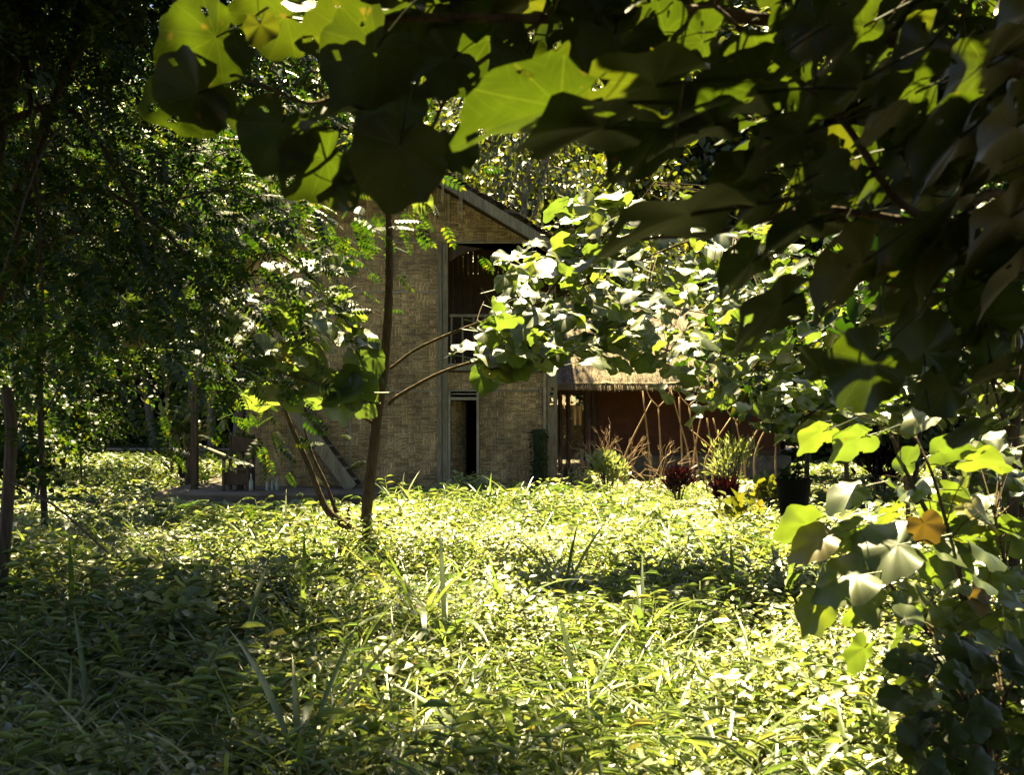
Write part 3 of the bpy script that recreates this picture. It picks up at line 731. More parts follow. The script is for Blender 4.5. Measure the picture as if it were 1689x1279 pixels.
# understorey shrubs closing the wood
shrub = make_tree('forest_shrub', (-15, 56, 0), 4.2, 2.4, .3, TH, L_wood, M_bark, 3600, .30, 31, 'low leafy shrub under the trees of the wood left of the house', 'shrubs under the trees of the left wood', trunk_r=.06, limbs=9, cat='shrub', spread=.24)
for i, (px, d, s) in enumerate([(-80, 58, 1.2), (0, 64, 1.3), (75, 62, 1.1), (150, 70, 1.4), (230, 66, 1.3), (290, 68, 1.2), (345, 64, 1.1), (400, 61, 1.2), (200, 58, .6), (120, 56, .6)]):
    dup(shrub, (gx(px, d), d, 0), i*1.1, s)
LS2 = 'leafy shrub on the far side of the sunlit grass right of the huts'
for i, (px, d, s) in enumerate([(1330, 40, 1.2), (1420, 43, 1.3), (1500, 40, 1.1), (1580, 42, 1.3), (1660, 38, 1.2), (1740, 38, 1.3), (1820, 36, 1.3), (1230, 40, 1.2), (1120, 40, 1.1)]):
    dup(shrub, (gx(px, d), d, 0), i*1.9, s, LS2, 'shrubs beyond the right grass')

# two grey-trunked trees behind the roof
two = make_tree('grey_trunked_tree', (gx(838, 38), 38, 0), 17.5, 4.0, 9.5, TO, L_wood, M_bark_grey, 3200, .26, 41, 'pale grey trunked tree behind the roof slope, left of the pair', 'pale trunked pair behind the roof', trunk_r=.19, lean=(-.6, 0), droop=.9, limbs=8)
two2 = make_tree('grey_trunked_tree', (gx(848, 35), 35, 0), 16.5, 3.8, 9.0, TO, L_wood, M_bark_grey, 3600, .26, 43, 'darker grey trunked tree behind the roof slope, right of the pair', 'pale trunked pair behind the roof', trunk_r=.19, lean=(.9, 0), droop=.9, limbs=8)
make_tree('hillside_bush', (gx(760, 33), 33, 0), 8.2, 3.0, 1.5, TO, L_yel, M_bark, 6000, .22, 44, 'yellow-green sunlit bush just behind the roof slope of the bamboo house', None, trunk_r=.1, droop=.9, limbs=15, cat='bush')
make_tree('hillside_bush', (gx(985, 36), 36, 0), 8.6, 3.4, 1.5, TO, L_wood, M_bark, 6500, .24, 45, 'green bush of drooping leaves behind the thatched hut, right of the roof', None, trunk_r=.1, droop=.9, limbs=15, cat='bush')

# trees at the left
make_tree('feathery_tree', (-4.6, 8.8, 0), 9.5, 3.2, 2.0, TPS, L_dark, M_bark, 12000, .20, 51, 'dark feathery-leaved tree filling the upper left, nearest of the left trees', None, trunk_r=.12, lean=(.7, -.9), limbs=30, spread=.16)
make_tree('feathery_tree', (-4.5, 7.5, 0), 9.5, 2.6, 4.6, TPS, L_dark, M_bark, 20000, .24, 55, 'feathery-leaved tree at the near left, added so its crown shades the lower left corner', None, trunk_r=.09, lean=(.6, -.4), limbs=22, spread=.17)  # added tree, crown meant to sit above the frame and darken the corner
make_tree('feathery_tree', (-3.9, .2, 0), 8.5, 2.9, 3.4, TPS, L_dark, M_bark, 14000, .26, 56, 'unseen feathery-leaved tree added beside the camera, its crown blocking sky over the near left', None, trunk_r=.1, lean=(.8, .4), limbs=22, spread=.17)  # added out of view to keep sky light off the near left
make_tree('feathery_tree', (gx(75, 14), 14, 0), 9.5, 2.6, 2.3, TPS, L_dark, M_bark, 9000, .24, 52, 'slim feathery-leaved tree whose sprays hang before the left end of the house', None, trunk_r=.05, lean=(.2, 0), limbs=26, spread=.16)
make_tree('leafy_tree', (gx(316, 24), 24, 0), 10.5, 2.6, 2.9, TO, L_dark, M_bark, 6000, .20, 53, 'leafy tree with a thick brown trunk standing left of the terrace', None, trunk_r=.17, lean=(.35, 0), limbs=22, spread=.2)

make_tree('leafy_tree', (gx(40, 31), 31, 0), 10.5, 4.5, 2.4, TO, L_dark, M_bark, 8000, .24, 57, 'leafy tree added to shade the grass far left, deep behind the feathery trees', None, trunk_r=.14, lean=(.35, 0), limbs=22, spread=.2)  # added so its crown throws shade on the lawn
make_tree('leafy_tree', (gx(285, 29), 29, 0), 9.5, 3.4, 2.9, TO, L_dark, M_bark, 5500, .17, 58, 'leafy tree with a thin dark stem beyond the thick brown trunk', None, trunk_r=.05, lean=(-.3, 0), limbs=22, spread=.2)

# ---- hand-placed broad leaves -----------------------------------------------------------
def place_leaves(rows):
    """rows: px, py (leaf middle), length px, depth, image angle of the tip (0 right, 90 up), turn about the midrib, dip of the tip"""
    pos, di, no, sz = [], [], [], []
    for px, py, L, d, ang, turn, dip in rows:
        a = math.radians(ang); size = L/F_*d
        y = nrm(np.array((math.cos(a), 0, math.sin(a))) + np.array((0, math.tan(math.radians(dip)), 0)))
        back = np.array((0, 1.0, 0)); back = nrm(back-y*(back@y)); side = np.cross(y, back)
        if side[2] < 0: side = -side
        t_ = math.radians(turn); nn_ = back*math.cos(t_)+side*math.sin(t_)
        c_ = P(px, py, d); pos.append(c_-y*size*.45); di.append(y); no.append(nn_); sz.append(size)
    return np.array(pos), np.array(di), np.array(no), np.array(sz)

def branch_tree(root, limbs_, leafsets, lmat, bmat, tmpls, twig=.5, tw_r=.004, trunkname='trunk'):
    tb = MB(); samples = []
    for pts, r0, r1 in limbs_:
        pp = tb.tube(pts, r0, r1, 10, 14, wob=.12); samples.append(pp[1:])
    samples = np.vstack(samples)
    pos, di, no, sz = [np.concatenate([s[i] for s in leafsets]) for i in range(4)]
    for i in range(len(pos)):
        if random.random() < twig:
            b_ = pos[i]-nrm(di[i])*sz[i]*.38
            k = np.argmin(((samples-b_)**2).sum(1)+.3*np.abs(samples[:, 2]-b_[2]+.2)); s_ = samples[k]
            if np.linalg.norm(s_-b_) < 1.6:
                tb.tube([s_, (s_+b_)/2+np.array((0, 0, .02)), b_], tw_r, tw_r*.5, 5, 3)
    tb.build(trunkname, bmat, root, smooth=True)
    return leaves_mesh('crown', mixitems(tmpls, pos, di, no, sz), lmat, root)

def ellipse_leaves(sets, tilt=.5, droop=.25, slope=1.1):
    P_, D_, N_, S_ = [], [], [], []
    for cx_, cy_, rx, ry, d, dd, n, L in sets:
        a = rng.uniform(0, 6.28, n); u = np.sqrt(rng.uniform(0, 1, n)); px = cx_+rx*u*np.cos(a); py = cy_+ry*u*np.sin(a)
        dep = d+rng.uniform(-dd, dd, n)-slope*(py-cy_)/F_*d
        p = np.stack([(px-CX)/F_*dep, dep, CZ-(py-HY)/F_*dep], 1)
        az_ = rng.uniform(0, 6.28, n)
        D_.append(np.stack([np.cos(az_), np.sin(az_), rng.normal(-droop, .3, n)], 1))
        N_.append(np.stack([rng.normal(0, tilt, n), rng.normal(-.58, tilt, n), np.ones(n)], 1))
        S_.append(L/F_*d*rng.uniform(.6, 1.3, n)); P_.append(p-nrm(D_[-1])*S_[-1][:, None]*.4)
    return np.vstack(P_), np.vstack(D_), np.vstack(N_), np.concatenate(S_)

# centre tree
ct = empty('broadleaf_tree', (gx(598, 10.4), 10.4, 0), 'slender broad-leaved tree with a thin dark trunk standing in the weeds before the house', 'tree')
D = 10.4
trunk = [P(596, 950, D), P(603, 860, D), P(622, 690, D), P(634, 600, D), P(641, 500, D), P(642, 400, D), P(640, 350, D-.1), P(628, 230, D-.4), P(640, 80, D-.8)]
LB1 = [P(644, 608, D), P(690, 575, D-.1), P(770, 540, D-.3), P(890, 500, D-.5), P(1000, 455, D-.6), P(1130, 400, D-.9), P(1210, 390, D-1.1)]
LB2 = [P(640, 668, D), P(662, 650, D), P(735, 612, D-.2), P(830, 585, D-.3), P(960, 560, D-.4), P(1110, 580, D-.6), P(1230, 620, D-.6)]
LB3 = [P(890, 500, D-.5), P(960, 420, D-.3), P(1040, 350, D), P(1080, 300, D)]
LB4 = [P(1000, 455, D-.6), P(1080, 500, D-.3), P(1180, 520, D-.3)]
LC1 = [P(630, 640, D), P(612, 585, D-.2), P(565, 520, D-.4), P(510, 455, D-.6), P(450, 410, D-.8)]
LC2 = [P(616, 700, D), P(590, 680, D-.2), P(540, 640, D-.5), P(450, 610, D-.8), P(360, 560, D-1)]
LC3 = [P(590, 880, D), P(540, 842, D-.1), P(510, 770, D-.1), P(475, 690, D-.2), P(455, 620, D-.3)]
LC4 = [P(556, 850, D), P(538, 800, D), P(515, 750, D), P(500, 700, D)]
LC5 = [P(596, 890, D), P(577, 868, D-.05), P(576, 835, D-.05)]
limbs_ = [([P(594, 985, D), P(595, 950, D), P(597, 915, D), P(601, 880, D)], .12, .062), (trunk, .063, .022), (LB1, .017, .007), (LB2, .021, .008), (LB3, .014, .005), (LB4, .012, .005), (LC1, .024, .007), (LC2, .02, .006), (LC3, .045, .012), (LC4, .022, .01), (LC5, .05, .012)]
sets = ellipse_leaves([(980, 470, 170, 110, D-.5, .7, 100, 44), (1150, 450, 170, 130, D-.8, .9, 125, 42), (930, 540, 130, 70, D-.7, .5, 40, 50), (1060, 525, 210, 80, D-.9, .7, 84, 42), (1210, 620, 130, 70, D-.8, .8, 62, 42), (1290, 500, 100, 160, D-1, .7, 70, 42),
                       (1010, 370, 120, 50, D, .5, 50, 58), (850, 560, 50, 50, D-.3, .2, 16, 76),
                       (490, 470, 90, 75, D-.6, .5, 26, 46), (560, 530, 60, 70, D-.4, .3, 12, 50), (440, 560, 90, 60, D-.8, .4, 24, 50), (500, 640, 90, 30, D-.5, .3, 7, 76), (330, 520, 150, 90, D-1, .6, 30, 50)])
hand = place_leaves([(585, 645, 110, D-.4, -40, 35, 10), (520, 650, 130, D-.5, 175, 55, 0), (440, 650, 100, D-.5, 200, 50, 0), (600, 600, 90, D-.4, -60, 20, 0), (500, 600, 110, D-.5, -30, 30, 20),
                     (815, 598, 90, D-.4, -15, 122, 0), (850, 580, 100, D-.4, -35, 126, 0), (765, 575, 50, D-.3, 20, 118, 0), (880, 545, 80, D-.45, 10, 122, 0), (860, 470, 80, D-.5, 5, 122, 0), (900, 440, 90, D-.5, 190, 122, 0), (950, 430, 80, D-.4, 10, 120, 0), (545, 540, 70, D-.4, -20, 122, 0), (580, 515, 60, D-.4, -40, 122, 0), (510, 435, 60, D-.5, 10, 122, 0), (600, 560, 60, D-.4, -20, 120, 0), (800, 625, 60, D-.2, -100, 0, 0), (700, 335, 45, D-.3, -30, 20, 0)])
branch_tree(ct, limbs_, [sets, hand], L_mid, M_twig, TL, .55)

# foreground tree: trunk out of frame at the right, limbs reaching over the camera's view
ft = empty('broadleaf_tree', (2.3, 2.7, 0), 'near broad-leaved tree whose big leaves hang across the top and right', 'tree')
limbs_ = [([(2.3, 2.7, 0), (2.25, 2.75, 1.2), (2.1, 2.8, 2.4), (1.9, 3.0, 3.6), (1.7, 3.2, 5.0)], .11, .05),
          ([(2.1, 2.8, 2.4), P(1640, 100, 2.9), P(1430, 60, 2.8), P(1150, 20, 2.75), P(900, 30, 2.7), P(640, 30, 2.7), P(500, 60, 2.75)], .03, .006),
          ([(2.2, 2.75, 1.9), P(1689, 330, 2.8), P(1560, 370, 2.7), P(1350, 345, 2.6), P(1200, 380, 2.6), P(1050, 395, 2.6)], .016, .005),
          ([P(1560, 370, 2.7), P(1480, 330, 2.6), P(1390, 200, 2.6), P(1290, 110, 2.6), P(1180, 10, 2.6)], .012, .006),
          ([(2.2, 2.75, 1.8), P(1689, 490, 3.0), P(1600, 470, 3.0), P(1470, 470, 2.9), P(1330, 420, 2.8)], .016, .006),
          ([P(900, 30, 2.7), P(760, 130, 2.7), P(700, 240, 2.75), P(670, 300, 2.8)], .007, .004),
          ([P(640, 30, 2.7), P(600, 120, 2.7), P(520, 170, 2.75), P(430, 140, 2.75), P(380, 120, 2.8)], .007, .004),
          ([(1.9, 3.0, 3.6), (1.4, 3.6, 4.2), (.9, 4.0, 4.5)], .03, .01), ([(1.9, 3.0, 3.6), (1.7, 4.0, 3.7), (1.5, 5.0, 3.5)], .02, .008), ([(1.9, 3.0, 3.6), (2.4, 4.2, 4.3), (2.7, 5.4, 4.6)], .03, .01), ([(1.7, 3.2, 5.0), (.9, 2.6, 5.2), (.2, 2.4, 5.0)], .03, .01)]
rows = [  # px, py, length px, depth, angle, turn, dip
 (335, 72, 175, 2.75, 200, 30, 15), (305, 160, 170, 2.7, 190, 25, 20), (375, 185, 110, 2.72, 160, 60, 10), (450, 25, 160, 2.8, 170, 35, 10), (430, 50, 70, 2.6, -85, 10, 0),
 (520, 20, 120, 2.7, -30, 122, 0), (605, 100, 190, 2.5, 230, 25, 10), (560, 60, 150, 2.6, 180, 40, 0), (545, 190, 130, 2.5, 20, 120, 0), (455, 225, 150, 2.6, 245, 20, 0), (520, 275, 150, 2.65, 215, 40, 0),
 (562, 312, 90, 2.7, -55, 15, 0), (655, 268, 185, 2.5, 260, 10, 0), (757, 245, 95, 2.75, -70, 25, 0), (640, 180, 150, 2.6, 240, 30, 0), (780, 75, 200, 2.8, 200, 20, 10), (730, 110, 130, 2.6, 220, 35, 0),
 (860, 110, 150, 2.7, 250, 35, 0), (640, 20, 150, 2.6, 195, 108, 0), (1040, 8, 120, 2.6, 10, 122, 0), (770, 30, 70, 2.7, 15, 120, 0), (605, 205, 60, 2.7, 0, 118, 0), (1225, 297, 60, 2.5, -20, 120, 0), (1545, 15, 60, 3.0, -80, 115, 0), (700, 20, 150, 2.75, 240, 30, 0), (880, 185, 300, 2.1, 190, 80, 5), (1040, 150, 290, 2.2, 193, 80, 0), (960, 215, 240, 2.15, 185, 80, 8), (1060, 25, 180, 2.8, 190, 45, 0), (960, 55, 160, 2.7, 215, 30, 0),
 (1010, 80, 150, 2.6, 260, 30, 0), (1140, 80, 150, 2.6, 220, 40, 0), (1215, 105, 110, 2.8, -50, 20, 0), (1210, 160, 260, 2.3, 190, 78, 0), (1295, 235, 220, 2.3, 215, 45, 0), (1150, 215, 200, 2.4, 200, 50, 0), (1060, 240, 170, 2.5, 215, 45, 0),
 (1090, 368, 340, 2.2, 197, 87, 0), (1210, 300, 160, 2.4, 205, 60, 0), (1250, 340, 140, 2.5, 230, 40, 0), (1440, 290, 210, 2.9, -40, 20, 0), (1355, 290, 120, 2.5, -80, 10, 0), (1425, 310, 90, 2.6, -60, 20, 0),
 (1520, 50, 110, 3.0, -70, 15, 0), (1642, 78, 60, 3.0, -20, 30, 0), (1400, 60, 190, 2.6, 230, 30, 0), (1330, 60, 170, 2.7, 250, 30, 0), (1225, 445, 130, 2.7, 240, 25, 0), (1400, 455, 210, 2.3, 245, 25, 0), (1425, 615, 165, 2.4, 262, 10, 0),
 (1265, 520, 200, 2.3, 235, 35, 0), (1345, 600, 90, 2.6, 60, 65, -20), (1520, 560, 150, 2.9, 20, 60, 0), (1550, 645, 110, 2.9, 215, 15, 0), (1620, 500, 170, 2.8, 25, 60, 0), (1625, 690, 170, 2.6, 215, 55, -10), (1630, 575, 120, 2.8, 10, 45, 0),
 (1310, 380, 150, 2.4, 220, 40, 0), (1480, 420, 190, 2.4, 240, 35, 0), (1560, 440, 190, 2.5, 250, 30, 0), (1640, 380, 220, 2.4, 240, 30, 0), (1560, 250, 220, 2.4, 250, 30, 0), (1650, 230, 220, 2.4, 240, 30, 0), (1600, 130, 220, 2.5, 230, 35, 0),
 (1480, 170, 220, 2.5, 225, 40, 0), (1400, 150, 190, 2.5, 235, 40, 0), (1670, 40, 200, 2.6, 230, 40, 0), (1560, 340, 190, 2.45, 230, 40, 0), (1660, 470, 170, 2.5, 240, 40, 0), (1640, 620, 130, 2.7, 200, 40, 0), (1540, 500, 110, 2.6, 220, 50, 0)]
rows = [(a, b_, c, d_, e if a < 1120 else 195+(e-195)*.55, f if a < 1120 or f > 55 or (a, b_) in ((1440, 290), (1425, 615), (1550, 645), (1355, 290)) else f+28, g) for a, b_, c, d_, e, f, g in rows]
hand = place_leaves(rows)
fill = []
r_ = random.Random(5)
def zone(n, x0, x1, y0, y1, d0, d1, L0, L1):
    return [(r_.uniform(x0, x1), r_.uniform(y0, y1), r_.uniform(L0, L1), r_.uniform(d0, d1), r_.uniform(175, 260), r_.uniform(35, 82), r_.uniform(-20, 20)) for _ in range(n)]
fill += zone(18, 560, 1100, -60, 60, 2.6, 3.1, 110, 190) + zone(22, 1050, 1720, -60, 180, 2.5, 3.3, 110, 190) + zone(16, 1300, 1750, 150, 420, 2.5, 3.1, 110, 190) + zone(10, 1450, 1720, 380, 520, 2.5, 3.1, 100, 160)
fill = place_leaves(fill)
# unseen leaf layers added to the crown, mostly above the frame, for shade
def shade_cloud(n, x, y, z, L, seed):
    q = np.random.default_rng(seed); p = np.stack([q.uniform(*x, n), q.uniform(*y, n), q.uniform(*z, n)], 1); a = q.uniform(0, 6.28, n)
    return p, np.stack([np.cos(a), np.sin(a), q.normal(-.3, .3, n)], 1), np.stack([q.normal(0, .4, n), q.normal(0, .4, n), np.ones(n)], 1), q.uniform(*L, n)
over = [shade_cloud(9, (-.35, .55), (2.2, 2.75), (2.95, 3.9), (.18, .3), 4), shade_cloud(120, (1.2, 2.8), (2.7, 3.7), (3.05, 4.2), (.2, .32), 6), shade_cloud(130, (1.1, 2.4), (4.1, 4.8), (2.9, 3.3), (.2, .32), 5), shade_cloud(250, (.25, 3.4), (1.6, 3.9), (3.1, 5.4), (.2, .34), 1), shade_cloud(200, (1.9, 3.8), (3.4, 5.2), (3.2, 5.4), (.2, .34), 2), shade_cloud(110, (-1.0, 3.2), (-.6, 1.6), (2.9, 4.6), (.2, .34), 3)]
FL = [t_big(100+i, bend=[.06, .15, .22, .1, .18, .12][i], cup=[.12, .06, .04, .15, .08, .0][i], lob=[.1, .0, .2, .05, .1, .0][i], holes=[1, 2, 0, 3, 1, 4][i], petiole=.45) for i in range(6)]
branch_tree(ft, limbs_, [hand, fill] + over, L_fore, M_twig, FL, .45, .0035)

# sapling at the lower right
sp = empty('broadleaf_sapling', (gx(1650, 4.6), 4.6, 0), 'broad-leaved sapling with sunlit and yellowing leaves at the lower right', 'sapling')
D = 4.6
limbs_ = [([(gx(1650, D), D, 0), P(1640, 1180, D), P(1605, 1040, D), P(1555, 900, D), P(1500, 790, D), P(1470, 720, D)], .020, .006),
          ([P(1605, 1040, D), P(1570, 900, D-.1), P(1540, 790, D-.1), P(1510, 720, D)], .010, .005),
          ([P(1640, 1180, D), P(1560, 1080, D-.2), P(1480, 980, D-.3), P(1440, 930, D-.3)], .012, .005),
          ([P(1660, 1230, D), P(1670, 1100, D+.1), P(1660, 950, D+.1), P(1640, 850, D+.1)], .014, .005)]
rows = [(1345, 718, 100, D, 210, 50, 20), (1405, 728, 110, D, 205, 45, 20), (1395, 815, 100, D, 205, 118, 0), (1318, 868, 110, D-.2, 190, 30, 10), (1340, 893, 110, D-.3, 200, 122, 0), (1388, 893, 80, D-.2, 200, 30, 10),
        (1460, 905, 160, D-.35, 195, 132, 0), (1395, 955, 140, D-.4, 195, 124, 0), (1340, 1010, 110, D-.3, 230, 20, 0), (1510, 978, 75, D-.3, -10, 124, 0), (1610, 845, 120, D, -20, 120, 0), (1640, 935, 90, D, 5, 120, 0),
        (1560, 835, 110, D+.1, -20, 30, 10), (1545, 1075, 60, D-.3, -80, 118, 0), (1600, 1165, 75, D-.4, -20, 115, 0), (1430, 1010, 110, D-.2, 200, 40, 0),
        (1500, 1030, 120, D, 210, 45, 0), (1570, 1020, 120, D, -20, 45, 0), (1500, 760, 80, D, 60, 40, 0), (1560, 740, 90, D, 20, 40, 0), (1620, 760, 110, D, 0, 60, -20), (1400, 880, 90, D, 215, 40, 0), (1560, 930, 120, D, -40, 40, 0),
        (1460, 850, 90, D+.1, 200, 50, 0), (1480, 1080, 100, D-.2, 200, 60, -10), (1420, 1080, 90, D-.1, 240, 30, 0), (1600, 900, 110, D+.2, -30, 50, 0), (1670, 880, 110, D+.2, -30, 50, 0), (1655, 1030, 100, D, -50, 40, 0), (1580, 1100, 100, D-.2, 250, 30, 0), (1640, 1120, 90, D-.3, 300, 40, 0)]
hand = place_leaves([(a, b_, c*.86, d_, e, f, g) for a, b_, c, d_, e, f, g in rows]); ran = ellipse_leaves([(1540, 950, 160, 160, D, .5, 46, 62), (1620, 800, 90, 90, D+.3, .3, 20, 60), (1600, 1090, 110, 90, D-.2, .3, 26, 60)])
branch_tree(sp, limbs_, [hand, ran], L_sap, M_twig, TL, .6, .0035)
for row in ((1528, 872, 66, D-.35, -60, 25, 0), (1622, 985, 72, D-.35, -100, 30, 0)):
    leaves_mesh('withered_leaf', mixitems(TL[:1], *place_leaves([row])), L_wither, sp)['label'] = 'withered orange leaf'

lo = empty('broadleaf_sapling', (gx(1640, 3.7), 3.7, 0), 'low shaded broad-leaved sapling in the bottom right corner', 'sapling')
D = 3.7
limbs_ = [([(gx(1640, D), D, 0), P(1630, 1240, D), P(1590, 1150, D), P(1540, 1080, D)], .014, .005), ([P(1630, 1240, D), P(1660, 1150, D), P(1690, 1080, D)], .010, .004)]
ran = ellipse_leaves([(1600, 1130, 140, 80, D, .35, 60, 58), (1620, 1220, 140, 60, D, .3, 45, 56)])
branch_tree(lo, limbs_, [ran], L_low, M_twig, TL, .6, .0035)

rs = empty('broadleaf_shrub', (gx(1690, 7.6), 7.6, 0), 'tall tangled broad-leaved shrub behind the sapling at the right edge', 'shrub')
D = 7.6
limbs_ = [([(gx(1690, D), D, 0), P(1690, 900, D), P(1660, 700, D), P(1600, 520, D), P(1560, 400, D)], .03, .007), ([P(1690, 900, D), P(1600, 760, D), P(1500, 660, D-.2), P(1440, 590, D-.2)], .014, .005),
          ([P(1690, 900, D), P(1740, 700, D), P(1720, 480, D), P(1690, 380, D)], .02, .006), ([P(1660, 700, D), P(1590, 640, D+.2), P(1530, 540, D+.2), P(1510, 470, D+.2)], .012, .004), ([P(1690, 980, D), P(1600, 880, D-.3), P(1530, 820, D-.3)], .01, .004)]
ran = ellipse_leaves([(1600, 560, 160, 150, D, .6, 150, 52), (1650, 800, 120, 160, D-.2, .5, 100, 54), (1470, 640, 90, 70, D-.2, .4, 45, 50)])
branch_tree(rs, limbs_, [ran], L_mid, M_bark, TL, .6, .004)

# thin dark tree at the right edge and thicket behind it
make_tree('slender_tree', (gx(1684, 7), 7, 0), 5.6, 1.5, 2.0, TH, L_dark, M_bark, 1400, .14, 61, 'slender dark-stemmed tree at the right edge behind the sapling', None, trunk_r=.045, lean=(-.15, 0), limbs=12)
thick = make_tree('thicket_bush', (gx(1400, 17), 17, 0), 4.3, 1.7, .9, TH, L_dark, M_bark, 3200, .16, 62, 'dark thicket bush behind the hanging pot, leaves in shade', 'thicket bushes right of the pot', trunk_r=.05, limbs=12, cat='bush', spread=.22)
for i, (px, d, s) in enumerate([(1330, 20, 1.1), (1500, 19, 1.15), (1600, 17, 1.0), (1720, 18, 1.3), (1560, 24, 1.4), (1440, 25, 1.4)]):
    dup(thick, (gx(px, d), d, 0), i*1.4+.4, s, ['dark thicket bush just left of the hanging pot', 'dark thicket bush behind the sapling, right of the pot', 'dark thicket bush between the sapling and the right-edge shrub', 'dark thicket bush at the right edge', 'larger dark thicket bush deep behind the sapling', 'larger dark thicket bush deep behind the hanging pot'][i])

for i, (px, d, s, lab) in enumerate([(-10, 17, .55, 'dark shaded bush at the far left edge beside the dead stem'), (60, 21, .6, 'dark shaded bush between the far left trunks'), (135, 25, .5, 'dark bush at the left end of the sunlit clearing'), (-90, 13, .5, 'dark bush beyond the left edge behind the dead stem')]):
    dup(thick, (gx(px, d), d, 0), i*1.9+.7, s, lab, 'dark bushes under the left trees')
# hanging pot
ppos = P(1309, 830, 9.0); hp = empty('hanging_pot', (ppos[0], 9.0, ppos[2]-.1), 'black hanging pot on wires with a small plant, at the right among the leaves', 'plant pot')
q = MB(); z0 = CZ-(852-HY)/F_*9; q.lathe([(.10, 0), (.115, .005), (.15, .30), (.16, .305), (.16, .325), (.145, .325), (.14, .29), (.02, .285)], (ppos[0], 9.0, z0), 18); q.build('pot', M_black, hp, smooth=False)
hk = P(1318, 748, 9.0)
for a in (0.3, 2.4, 4.5):
    q = MB(); q.tube([(ppos[0]+.155*math.cos(a), 9+.155*math.sin(a), z0+.32), tuple(hk)], .006, .006, 5, 1); q.build('wire', M_black, hp)
q = MB(); q.tube([hk, hk+np.array((.02, 0, .06)), P(1325, 690, 9.0)], .006, .006, 5); q.build('hook', M_black, hp)
N = 70; a = rng.uniform(0, 6.28, N); pos = np.stack([ppos[0]+.08*np.cos(a)*rng.uniform(0, 1, N), 9+.08*np.sin(a), z0+.3+rng.uniform(0, .16, N)], 1)
leaves_mesh('plant', [(TO[0], pos, np.stack([np.cos(a), np.sin(a), rng.uniform(-.2, .8, N)], 1), rng.normal(0, .4, (N, 3))+[0, 0, 1], rng.uniform(.05, .1, N), np.ones(N))], L_dark, hp)
q = MB(); bs = [(gx(1500, 10), 10, 0), (gx(1490, 9.8), 9.8, 1.2), P(1420, 640, 9.4), P(1325, 690, 9.0), P(1270, 690, 8.9)]
bt = empty('bent_branch_shrub', bs[0], 'thin bent shrub from whose branch the black pot hangs', 'shrub')
q.tube(bs, .025, .008, 7, 6); q.build('stem', M_bark, bt, smooth=True)
lv = ellipse_leaves([(1400, 650, 90, 50, 9.4, .4, 50, 50), (1300, 700, 60, 30, 9.0, .3, 20, 45)])
leaves_mesh('foliage', mixitems(TL, *lv), L_mid, bt)

# ------------------------------------------------------------------ garden plants in front of the hut
def bushy(name, px, d, h, rad, n, tm, lm, size, label, up=.3, stems=7, seed=1, cat='shrub', group=None, bm=None):
    q = np.random.default_rng(seed); x = gx(px, d); o = empty(name, (x, d, 0), label, cat, group)
    sb = MB(); ends = []
    for i in range(stems):
        a = i*2.4; e = np.array((x+math.cos(a)*rad*q.uniform(.3, .9), d+math.sin(a)*rad*q.uniform(.3, .9), h*q.uniform(.6, 1)))
        sb.tube([(x, d, -.02), ((x+e[0])/2, (d+e[1])/2, e[2]*.6), e], .018, .006, 5, 4); ends.append(e)
    sb.build('stems', bm or M_twig, o)
    ends = np.array(ends); k = q.integers(0, stems, n); p = ends[k]+q.normal(0, rad*.33, (n, 3))*[1, 1, .9]; p[:, 2] = np.maximum(p[:, 2], .05)
    di = p-np.array((x, d, h*.4)); di = nrm(di)+q.normal(0, .4, (n, 3)); di[:, 2] += up
    no = q.normal(0, .4, (n, 3))+[0, 0, 1]
    leaves_mesh('foliage', [(tm, p, di, no, size*q.uniform(.6, 1.3, n), np.ones(n))], lm, o); return o
bushy('crimson_shrub', 1118, 17.5, .72, .20, 240, t_ovate(.2, .05, -.25), L_red, .15, 'crimson leaved shrub before the red-brown hut wall', .4, 9, 3)
bushy('feathery_shrub', 1205, 20, 1.05, .36, 700, t_ovate(.12, .02, 0), L_pale, .13, 'pale feathery shrub with fine leaves beside the crimson shrub', .3, 12, 4)
bushy('dark_red_shrub', 1192, 17.5, .5, .18, 160, t_ovate(.2, .05, -.25), L_red, .18, 'small dark purplish plant low beside the feathery shrub', .4, 7, 5)
bushy('green_shrub', 1000, 19.5, .9, .3, 420, TO[0], L_pale, .12, 'pale green round shrub left of the crimson shrub', .3, 9, 6)
bushy('yellow_leaved_plant', 1265, 16, .6, .22, 120, TO[1], L_yel, .17, 'yellow-green plant beside the black hanging pot', .2, 7, 7)
bushy('yellow_leaved_plant', 1225, 13.5, .5, .28, 130, TO[1], L_yel, .15, 'low yellow-green plant in the weeds below the feathery shrub', .2, 7, 8)
bushy('crimson_shrub', 1452, 19, .95, .3, 260, t_ovate(.2, .05, -.25), L_red, .2, 'small crimson plant seen between the sapling leaves', .4, 7, 9)
def twiggy(px, d, h, n, m, seed, label, rr=.014, name='dry_shrub', cat='shrub', group=None):
    q = np.random.default_rng(seed); x = gx(px, d); o = empty(name, (x, d, 0), label, cat, group); sb = MB()
    def grow(p, di, L, r, k):
        e = p+di*L; mid = (p+e)/2+q.normal(0, L*.07, 3); sb.tube([p, mid, e], r, r*.65, 5, 3)
        if k > 0:
            for _ in range(int(q.integers(2, 4))): grow(e, nrm(di+q.normal(0, .5, 3)+[0, 0, .15]), L*q.uniform(.5, .8), r*.62, k-1)
    for i in range(n):
        a = i*2.4+q.uniform(0, 1); grow(np.array((x, d, 0.)), nrm(np.array((math.cos(a)*.5, math.sin(a)*.3, 1))), h*.42, rr, 3)
    sb.build('stems', m, o); return o
twiggy(1010, 21.5, 1.55, 6, M_drytwig, 3, 'dry reddish-brown twiggy shrub at the left end of the red-brown wall')
twiggy(1080, 20.5, 1.2, 4, M_drytwig, 4, 'sparse dry twiggy shrub behind the crimson shrub')
